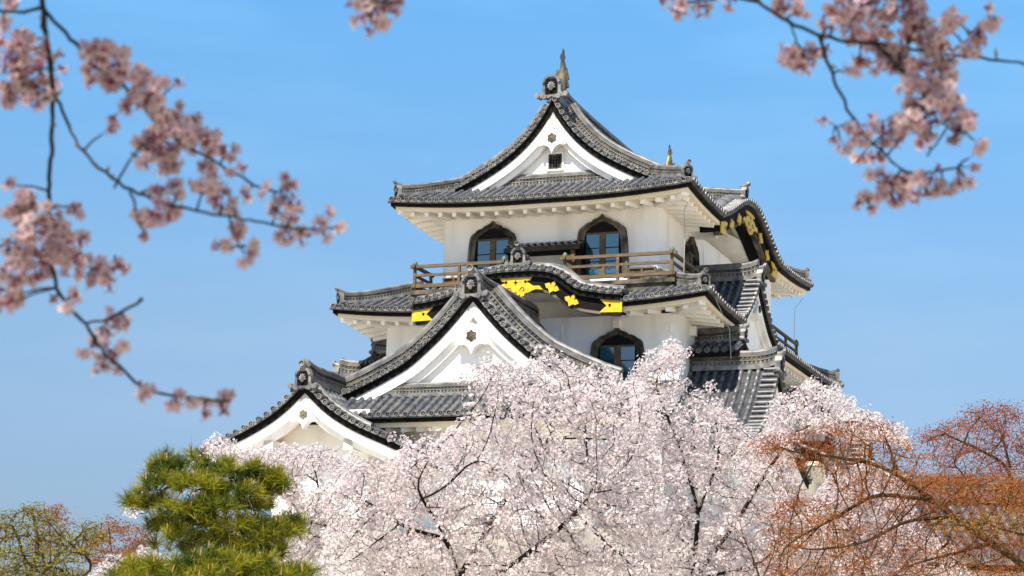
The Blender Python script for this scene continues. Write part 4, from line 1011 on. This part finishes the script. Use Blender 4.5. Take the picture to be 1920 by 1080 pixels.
# ------------------------------------------------------------------ pine
NEEDLE = leaf_mat('pine_needle', (0.05, 0.080, 0.006), (0.27, 0.25, 0.010), 5.0, .28)
CANDLE = mat('pine_candle', (0.36, 0.20, 0.06), 0.7, 0.2)
def pine(name, label, pads, trunk, depth, root, ntuft):
    base = at(*root, depth); base[2] = float(ground_h(base[0], base[1])) - .1
    t = thing(name, label, 'tree', tuple(base), 0)
    k = depth / FPX; nodes, par = [], []
    guide(nodes, par, [base] + [at(*q) for q in trunk], None)
    for i in range(1, len(par)): par[i] = i - 1
    pads = [(a, b, c * .86, d * .64, e) for a, b, c, d, e in pads] + [(a + c * 1.0 * math.cos(q), b + d * .75 * math.sin(q) - 3, 9, 6, e + RNG.uniform(-.1, .1)) for a, b, c, d, e in pads for q in RNG.uniform(math.pi * .9, math.pi * 2.1, 3)]
    area = sum(p[2] * p[3] for p in pads); C = []; O = []; att = []
    for cx, cy, rx, ry, dz in pads:
        n = max(2, int(ntuft * rx * ry / area)); c = at(cx, cy, depth + dz)
        q = RNG.normal(size=(n, 3)); q /= np.linalg.norm(q, axis=1)[:, None]; q[:, 2] = np.where(q[:, 2] < -.3, -q[:, 2], q[:, 2])
        rad = RNG.uniform(.45, 1, n)[:, None] ** .6
        P_ = c + q * rad * A([rx * k, rx * k * .95, ry * k]); C.append(P_); O.append(q * A([.75, .75, .4]) + A([0, 0, .75]))
        att.append(P_ - A([0, 0, .05]))
    C = np.vstack(C); O = np.vstack(O); O /= np.linalg.norm(O, axis=1)[:, None]
    X, P = colonize(np.vstack(att), nodes, par, .06, .05, 2.0, 120, .2)
    r, _ = radii(X, P, .0035, 2.0); r = np.minimum(r, .075)
    limb_mesh('trunk', X, P, r, MOSSBARK, t, base)
    nn = 42; idx = np.repeat(np.arange(len(C)), nn)
    d = RNG.normal(size=(len(idx), 3)); d /= np.linalg.norm(d, axis=1)[:, None]; d = d * .95 + O[idx] * .75; d /= np.linalg.norm(d, axis=1)[:, None]
    ln = RNG.uniform(.065, .115, len(idx)); b = C[idx] + O[idx] * RNG.uniform(-.035, .02, len(idx))[:, None]
    sd_ = np.cross(d, RNG.normal(size=d.shape)); sd_ /= np.linalg.norm(sd_, axis=1)[:, None]; wd = .0026
    tip = b + d * ln[:, None] - A([0, 0, .006])
    V = np.stack([b - sd_ * wd, b + sd_ * wd, tip + sd_ * wd * .35, tip - sd_ * wd * .35], 1).reshape(-1, 3)
    fast_mesh('needles', V, np.arange(len(V)).reshape(-1, 4), [NEEDLE], t, loc=base)
    sel = np.where((O[:, 2] > .7) & (RNG.uniform(size=len(C)) < .6))[0]; sel = RNG.permutation(sel)[:100]
    for i in sel:
        p = C[i] + O[i] * .02; q = p + A([RNG.normal(0, .006), RNG.normal(0, .006), RNG.uniform(.035, .07)])
        mb = MB(); mb.tube([p, (p + q) / 2, q], [.0036, .0046, .0018], 5, 0); mb.build('candle', [CANDLE], t, base)
    print(name, 'tufts', len(C))
PADS = [(355, 875, 65, 22, .1), (312, 888, 32, 20, 0), (425, 890, 55, 26, 0), (490, 905, 38, 28, .05), (300, 912, 34, 16, -.1), (375, 915, 60, 24, -.15), (450, 930, 55, 22, -.1), (505, 925, 26, 18, .1),
        (285, 942, 42, 18, -.05), (335, 958, 52, 18, -.2), (405, 955, 50, 20, -.2), (470, 952, 40, 16, 0), (262, 950, 22, 12, 0), (310, 988, 36, 20, .15), (360, 985, 46, 18, .1), (440, 988, 55, 20, -.15), (510, 995, 45, 24, -.1),
        (345, 1010, 45, 18, -.15), (415, 1012, 45, 16, 0), (480, 1020, 55, 20, -.1), (535, 1000, 26, 18, 0), (515, 905, 20, 18, 0), (545, 990, 16, 14, 0), (500, 1042, 45, 16, 0), (440, 1040, 45, 14, .1), (330, 1030, 40, 14, .1)]
pine('pine_tree', 'dark green garden pine with layered needle pads and tan candles before the left wing', PADS,
     [(410, 1250, 14.6), (402, 1100, 14.6), (408, 1010, 14.6), (396, 950, 14.65), (388, 905, 14.65), (380, 880, 14.65)], 14.6, (410, 1700), 520)
PADS2 = [(300, 1068, 62, 22, 0), (235, 1085, 36, 16, 0), (470, 1065, 50, 20, 0), (540, 1085, 50, 18, 0), (390, 1062, 60, 26, .05), (262, 1090, 40, 18, -.1), (440, 1085, 60, 24, 0), (345, 1092, 70, 22, -.1), (520, 1090, 50, 18, .1), (400, 1115, 120, 26, 0)]
pine('pine_tree', 'bright yellow-green pine top at the bottom edge, below the dark pine', PADS2, [(360, 1400, 13.2), (365, 1200, 13.2), (370, 1110, 13.2)], 13.2, (360, 1800), 300)

# ------------------------------------------------------------------ hanging blossom branches close to the lens
NEARPETAL = mat('shaded_petal', (0.43, 0.295, 0.315), 0.65, 0.2, noise=(18, 3), col2=(0.50, 0.38, 0.34), trans=.40)  # darker than real petals: shade of the crown put into the colour
def near_branch(name, label, stems, clusters, dep, dens=3.2):
    o0 = at(*stems[0][0][:2], dep); t = thing(name, label, 'branch', tuple(o0), 0, 'blossom branches hanging into the top of the view')
    mb = MB(); k = dep / FPX; sp = []
    for pts, w0, w1 in [(s_[0:-2] if not isinstance(s_[0][0], (list, tuple)) else s_[0], s_[-2], s_[-1]) if False else (s_[0], s_[1], s_[2]) for s_ in [(x[:-1], *x[-1]) for x in stems]]:
        q = A(pts, float); s = np.concatenate([[0], np.cumsum(np.hypot(*np.diff(q, axis=0).T))]); n = max(6, int(s[-1] / 14)); f = np.linspace(0, s[-1], n)
        X = np.interp(f, s, q[:, 0]) + RNG.normal(0, 1.6, n); Y = np.interp(f, s, q[:, 1]) + RNG.normal(0, 1.2, n); D = dep + .12 * np.sin(f / 90 + len(sp)) + .0 * f
        P = A([at(a, b, d) for a, b, d in zip(X, Y, D)])
        rr = np.linspace(w0, w1, n) * .5 * k * (1 + .18 * RNG.normal(size=n).clip(-1, 2) * (RNG.uniform(size=n) < .3))
        mb.tube(P, rr, 7); sp += [(a, b, d) for a, b, d in zip(X, Y, D)]
    sp = A(sp)
    C = []; N = []; B = []
    for x, y, r in clusters:
        i = int(np.argmin((sp[:, 0] - x) ** 2 + (sp[:, 1] - y) ** 2)); d0 = sp[i, 2] + RNG.uniform(-.15, .15)
        c = at(x, y, d0); a0 = at(*sp[i]); hub = c + (a0 - c) * min(.55, 18 / (1e-6 + math.hypot(sp[i, 0] - x, sp[i, 1] - y)))
        if math.hypot(sp[i, 0] - x, sp[i, 1] - y) > 14: mb.tube([a0, (a0 * .5 + hub * .5) + A([0, 0, .004]), hub], [.0026, .0022, .0018], 5)
        n = max(2, int((r / 12.5) ** 2 * dens))
        q = RNG.normal(size=(n, 3)); q /= np.linalg.norm(q, axis=1)[:, None]
        pos = c + q * (RNG.uniform(.2, 1.3, n) ** .5 * r * k)[:, None]
        for p_, q_ in zip(pos, q): C.append(p_); N.append(q_ * .8 + RNG.normal(0, .4, 3) + A([0, 0, -.35])); B.append(hub)
    C = A(C); N = A(N); B = A(B)
    V, F, mi = instances(C, N, RNG.uniform(.0125, .0175, len(C)), FV, FF, FM)
    fast_mesh('blossom', V, F, [NEARPETAL, HEART], t, mi, loc=o0)
    # stalks and red calyces
    n_ = N / np.linalg.norm(N, axis=1)[:, None]; a = C - n_ * .006
    for p_, q_, b_ in zip(a, C, B): mb.tube([b_, p_], [.0007, .0008], 3, 1, False); mb.tube([p_ - (q_ - p_) * .9, p_, q_], [.0015, .0032, .0022], 5, 1, False)
    # a few unopened leaf buds
    for i in RNG.integers(0, len(sp), max(3, len(sp) // 9)):
        p_ = at(*sp[i]); q_ = p_ + RNG.normal(0, .010, 3) + A([0, 0, .008]); mb.tube([p_, (p_ + q_) / 2, q_], [.0015, .0035, .0008], 5, 2, False)
    mb.build('stem', [BARK, BUDSTALK, GREENBUD], t, o0)
    print(name, 'flowers', len(C)); return t
BUDSTALK = mat('calyx', (0.20, 0.035, 0.05), 0.7, 0.2); GREENBUD = mat('leaf_bud', (0.16, 0.13, 0.03), 0.7, 0.2)
near_branch('cherry_branch', 'long drooping blossom branch hanging down the left side of the sky',
  [[(70, -420), (66, -180), (75, -30), (85, 50), (97, 140), (100, 210), (97, 270), (95, 320), (90, 370), (92, 430), (95, 490), (105, 540), (130, 578), (160, 606), (195, 660), (235, 698), (262, 722), (300, 738), (345, 744), (430, 754), (13, 5)],
   [(82, 20), (112, 50), (145, 88), (180, 125), (225, 150), (280, 215), (330, 265), (400, 300), (480, 350), (530, 362), (8, 4)],
   [(98, 170), (115, 205), (140, 262), (182, 312), (230, 347), (290, 376), (345, 390), (430, 407), (500, 419), (560, 430), (625, 428), (7, 4)],
   [(160, 606), (200, 598), (238, 582), (268, 560), (5, 6)],
   [(78, 14), (40, 22), (-30, 18), (7, 5)],
   [(215, 352), (235, 315), (265, 275), (5, 4)], [(245, 360), (255, 405), (275, 440), (5, 3)], [(430, 407), (440, 440), (450, 465), (4, 3)],
   [(92, 430), (60, 440), (20, 455), (-20, 470), (5, 4)], [(95, 490), (140, 495), (200, 508), (235, 495), (5, 3)]],
  [(20, 100, 40), (60, 130, 38), (30, 160, 34), (80, 172, 28), (15, 190, 16), (60, 190, 14), (112, 105, 10), (5, 50, 14), (25, 10, 14), (110, 130, 10), (45, 75, 18), (90, 90, 14),
   (165, 92, 16), (190, 95, 24), (180, 130, 28), (215, 112, 26), (240, 140, 26), (270, 152, 24), (212, 152, 22), (250, 190, 24), (292, 192, 24), (332, 152, 9), (300, 230, 38), (280, 268, 34), (340, 222, 26), (340, 262, 34), (312, 302, 30), (370, 262, 24), (400, 272, 26), (425, 284, 20), (213, 218, 8), (205, 240, 9), (390, 320, 20), (432, 312, 12), (460, 320, 12), (268, 305, 14), (365, 225, 14), (300, 160, 14),
   (300, 360, 15), (332, 356, 18), (292, 400, 24), (268, 412, 20), (322, 396, 18), (382, 352, 20), (410, 372, 24), (440, 392, 10), (265, 442, 8), (440, 430, 18), (420, 468, 18), (466, 482, 14), (450, 442, 12), (482, 465, 9), (535, 330, 9), (540, 368, 24), (522, 392, 18), (546, 402, 18), (535, 440, 18), (560, 446, 14), (580, 440, 10), (600, 420, 12), (630, 430, 10), (615, 396, 8), (610, 446, 10), (498, 360, 12), (460, 370, 12),
   (50, 380, 24), (30, 402, 24), (90, 402, 20), (140, 390, 18), (60, 432, 30), (112, 432, 28), (100, 470, 34), (40, 472, 30), (70, 502, 34), (20, 512, 24), (130, 492, 26), (180, 502, 24), (216, 500, 20), (160, 522, 20), (202, 526, 18), (30, 552, 30), (10, 572, 24), (90, 560, 12), (120, 580, 8), (140, 550, 9), (155, 450, 14), (15, 345, 8),
   (195, 615, 18), (216, 602, 22), (242, 610, 12), (180, 636, 14), (200, 662, 18), (230, 652, 12), (160, 660, 9), (190, 690, 14), (216, 686, 10), (270, 735, 16), (262, 715, 10), (330, 746, 15), (325, 770, 10), (352, 755, 12), (386, 750, 12), (380, 776, 8), (416, 756, 15), (430, 740, 6), (416, 776, 8)], 4.05)
near_branch('cherry_branch', 'small tip of blossom dipping into the top edge left of the roof peak',
  [[(720, -300), (712, -120), (705, -40), (702, 10), (694, 45), (8, 4)], [(704, 0), (735, 8), (755, 4), (4, 3)], [(703, 5), (676, 14), (658, 12), (4, 3)]],
  [(700, 10, 24), (680, 30, 18), (730, 18, 18), (690, 55, 12), (660, 14, 10), (705, 42, 15), (745, 4, 14), (720, -12, 24), (690, -14, 22)], 3.9)
near_branch('cherry_branch', 'forked blossom branch hanging in the upper right of the sky',
  [[(1330, -330), (1370, -130), (1405, -30), (1425, 8), (1450, 24), (1492, 46), (1535, 66), (1575, 76), (1640, 82), (1705, 92), (1780, 104), (1850, 110), (1925, 120), (9, 5)],
   [(1535, 68), (1552, 118), (1575, 180), (1605, 226), (1640, 270), (1690, 320), (1722, 326), (1795, 316), (7, 4)], [(1482, 44), (1497, 88), (4, 3)], [(1775, 240), (1760, 265), (1738, 292), (4, 3)],
   [(1640, 82), (1690, 130), (1735, 180), (1760, 230), (1800, 245), (6, 3)], [(1690, 320), (1650, 362), (1610, 385), (4, 3)], [(1640, 80), (1670, 30), (1660, -40), (1640, -200), (5, 7)], [(1780, 104), (1820, 70), (1860, 40), (4, 3)], [(1600, 222), (1572, 240), (1550, 225), (3, 2)], [(1425, 5), (1380, -5), (1310, 2), (1250, 0), (6, 4)]],
  [(1270, 8, 24), (1310, 14, 18), (1240, 4, 12), (1370, 4, 14), (1470, 10, 24), (1502, 15, 18), (1484, 106, 20), (1510, 112, 24), (1535, 92, 15), (1500, 126, 12), (1570, 20, 24), (1592, 32, 24), (1620, 20, 28), (1650, 42, 28), (1690, 20, 28), (1720, 42, 28), (1740, 80, 34), (1700, 62, 24), (1690, 112, 28), (1660, 122, 24), (1610, 112, 18), (1600, 132, 12), (1722, 132, 28), (1760, 142, 24), (1780, 50, 20), (1790, 30, 15), (1830, 70, 24), (1862, 45, 15), (1822, 96, 18), (1850, 15, 8), (1740, 172, 28), (1720, 202, 26), (1760, 192, 24), (1700, 232, 24), (1670, 242, 20), (1740, 232, 24), (1790, 212, 20), (1800, 242, 20), (1820, 222, 12), (1790, 262, 14), (1630, 232, 15), (1620, 256, 15), (1600, 262, 12), (1580, 276, 12), (1545, 222, 8), (1556, 262, 10), (1610, 292, 15), (1640, 302, 18), (1650, 332, 20), (1690, 342, 20), (1720, 342, 15), (1680, 366, 20), (1710, 372, 15), (1740, 346, 20), (1770, 352, 20), (1800, 342, 12), (1825, 312, 6), (1760, 312, 6), (1840, 272, 10), (1830, 286, 8), (1650, 362, 15), (1625, 372, 12), (1610, 382, 8), (1630, 392, 10), (1820, 346, 8),
   (1600, 60, 24), (1640, 80, 24), (1670, 95, 22), (1550, 45, 16), (1720, 0, 26), (1660, -8, 26), (1605, -5, 22), (1760, 90, 26), (1775, 120, 22), (1700, 165, 22), (1715, 230, 18), (1780, 180, 18), (1690, 262, 16), (1655, 265, 14), (1590, 245, 12), (1730, 270, 14)], 4.2, 3.6)
# the tree they hang from: trunk behind the viewpoint, crown overhead (shades the near branches)
tb = A([-3.2, -2.2, 0.0]); tb[2] = float(ground_h(tb[0], tb[1])) - .1
tr = thing('cherry_tree', 'old cherry whose crown arches overhead, its trunk behind the viewpoint', 'tree', tuple(tb), 0)
cc = A([-1.2, 1.6, 6.2]); q = RNG.normal(size=(900, 3)); q /= np.linalg.norm(q, axis=1)[:, None]; q = cc + q * (RNG.uniform(size=900) ** .4)[:, None] * A([3.6, 2.3, 1.0])
nodes, par = [], []; guide(nodes, par, [tb, tb + A([.1, .2, 1.5]), tb + A([.5, 1.0, 3.6]), tb + A([1.2, 2.2, 5.2])], None)
for i in range(1, len(par)): par[i] = i - 1
X, P = colonize(q, nodes, par, .25, .3, 4.0, 60); r, _ = radii(X, P, .006); limb_mesh('trunk', X, P, r, MOSSBARK, tr, tb)
tw = np.arange(len(nodes), len(X)); idx = np.repeat(tw, 10); C = X[idx] + RNG.normal(0, .16, (len(idx), 3))
V, F, mi = instances(C, RNG.normal(size=C.shape), .05, FV, FF, FM); fast_mesh('blossom', V, F, [PETAL, HEART], tr, mi, loc=tb); print('overhead', len(C))  # blossoms oversized, out of view, so the crown blocks sun from the branches

# ------------------------------------------------------------------ tiled gallery at lower right
gd = 50.0; p0 = at(1560, 893, gd + 0); dirx = A([math.cos(.14), math.sin(.14), 0]); diry = A([-math.sin(.14), math.cos(.14), 0])
ga = thing('tiled_gallery', 'long low gallery with grey tiled roof and white wall behind the maples', 'building', (p0[0], p0[1], float(ground_h(p0[0], p0[1]))), .14)
zr = p0[2] - ga.location.z - .35; tl, rg_, wl_ = MB(), MB(), MB(); Lg = 9.0; run = 2.3; drop = 1.62
sl_ = lambda t: zr - drop * (t / run) + .10 * math.sin(math.pi * min(1, t / run)) * -1
for x in np.arange(.1, Lg, .29):
    tile_row(tl, A([[x, -t, sl_(t) + .02] for t in np.linspace(run, .05, 9)]), A([1.0, 0, 0])); tile_cap(tl, A([x, -run, sl_(run) + .03]), A([0, -1.0, 0]), A([1.0, 0, 0]), A([0, 0, 1.0]))
    tile_row(tl, A([[x, t, sl_(t) + .02] for t in (run, 1.2, .05)]), A([1.0, 0, 0]))
k = 8
for i in range(k):
    a, b = run * i / k, run * (i + 1) / k
    for sg in (-1, 1): tl.add([[0, sg * a, sl_(a)], [Lg, sg * a, sl_(a)], [Lg, sg * b, sl_(b) + .03], [0, sg * b, sl_(b) + .03]], [(0, 1, 2, 3)], 6)
tl.box(0, Lg, -run - .0, -run + .16, sl_(run) - .14, sl_(run) - .01, None, 1); tl.box(0, Lg, -run + .05, -run + .3, sl_(run) - .26, sl_(run) - .14, None, 3)
ridge(rg_, A([[x, 0, zr + .02] for x in np.linspace(0, Lg, 14)]), A([0, 1.0, 0]), .9)
onigawara(rg_, lambda x, y, z: A([-.02 - y, x, zr + z]), .8)
wl_.box(.4, Lg - .3, -1.5, 1.5, -.3, sl_(1.5) - .12)
ro = tl.build('roof', ROOFMATS, ga); rg_.build('ridge', ROOFMATS, ro); wl_.build('wall', [PLASTER], ga)
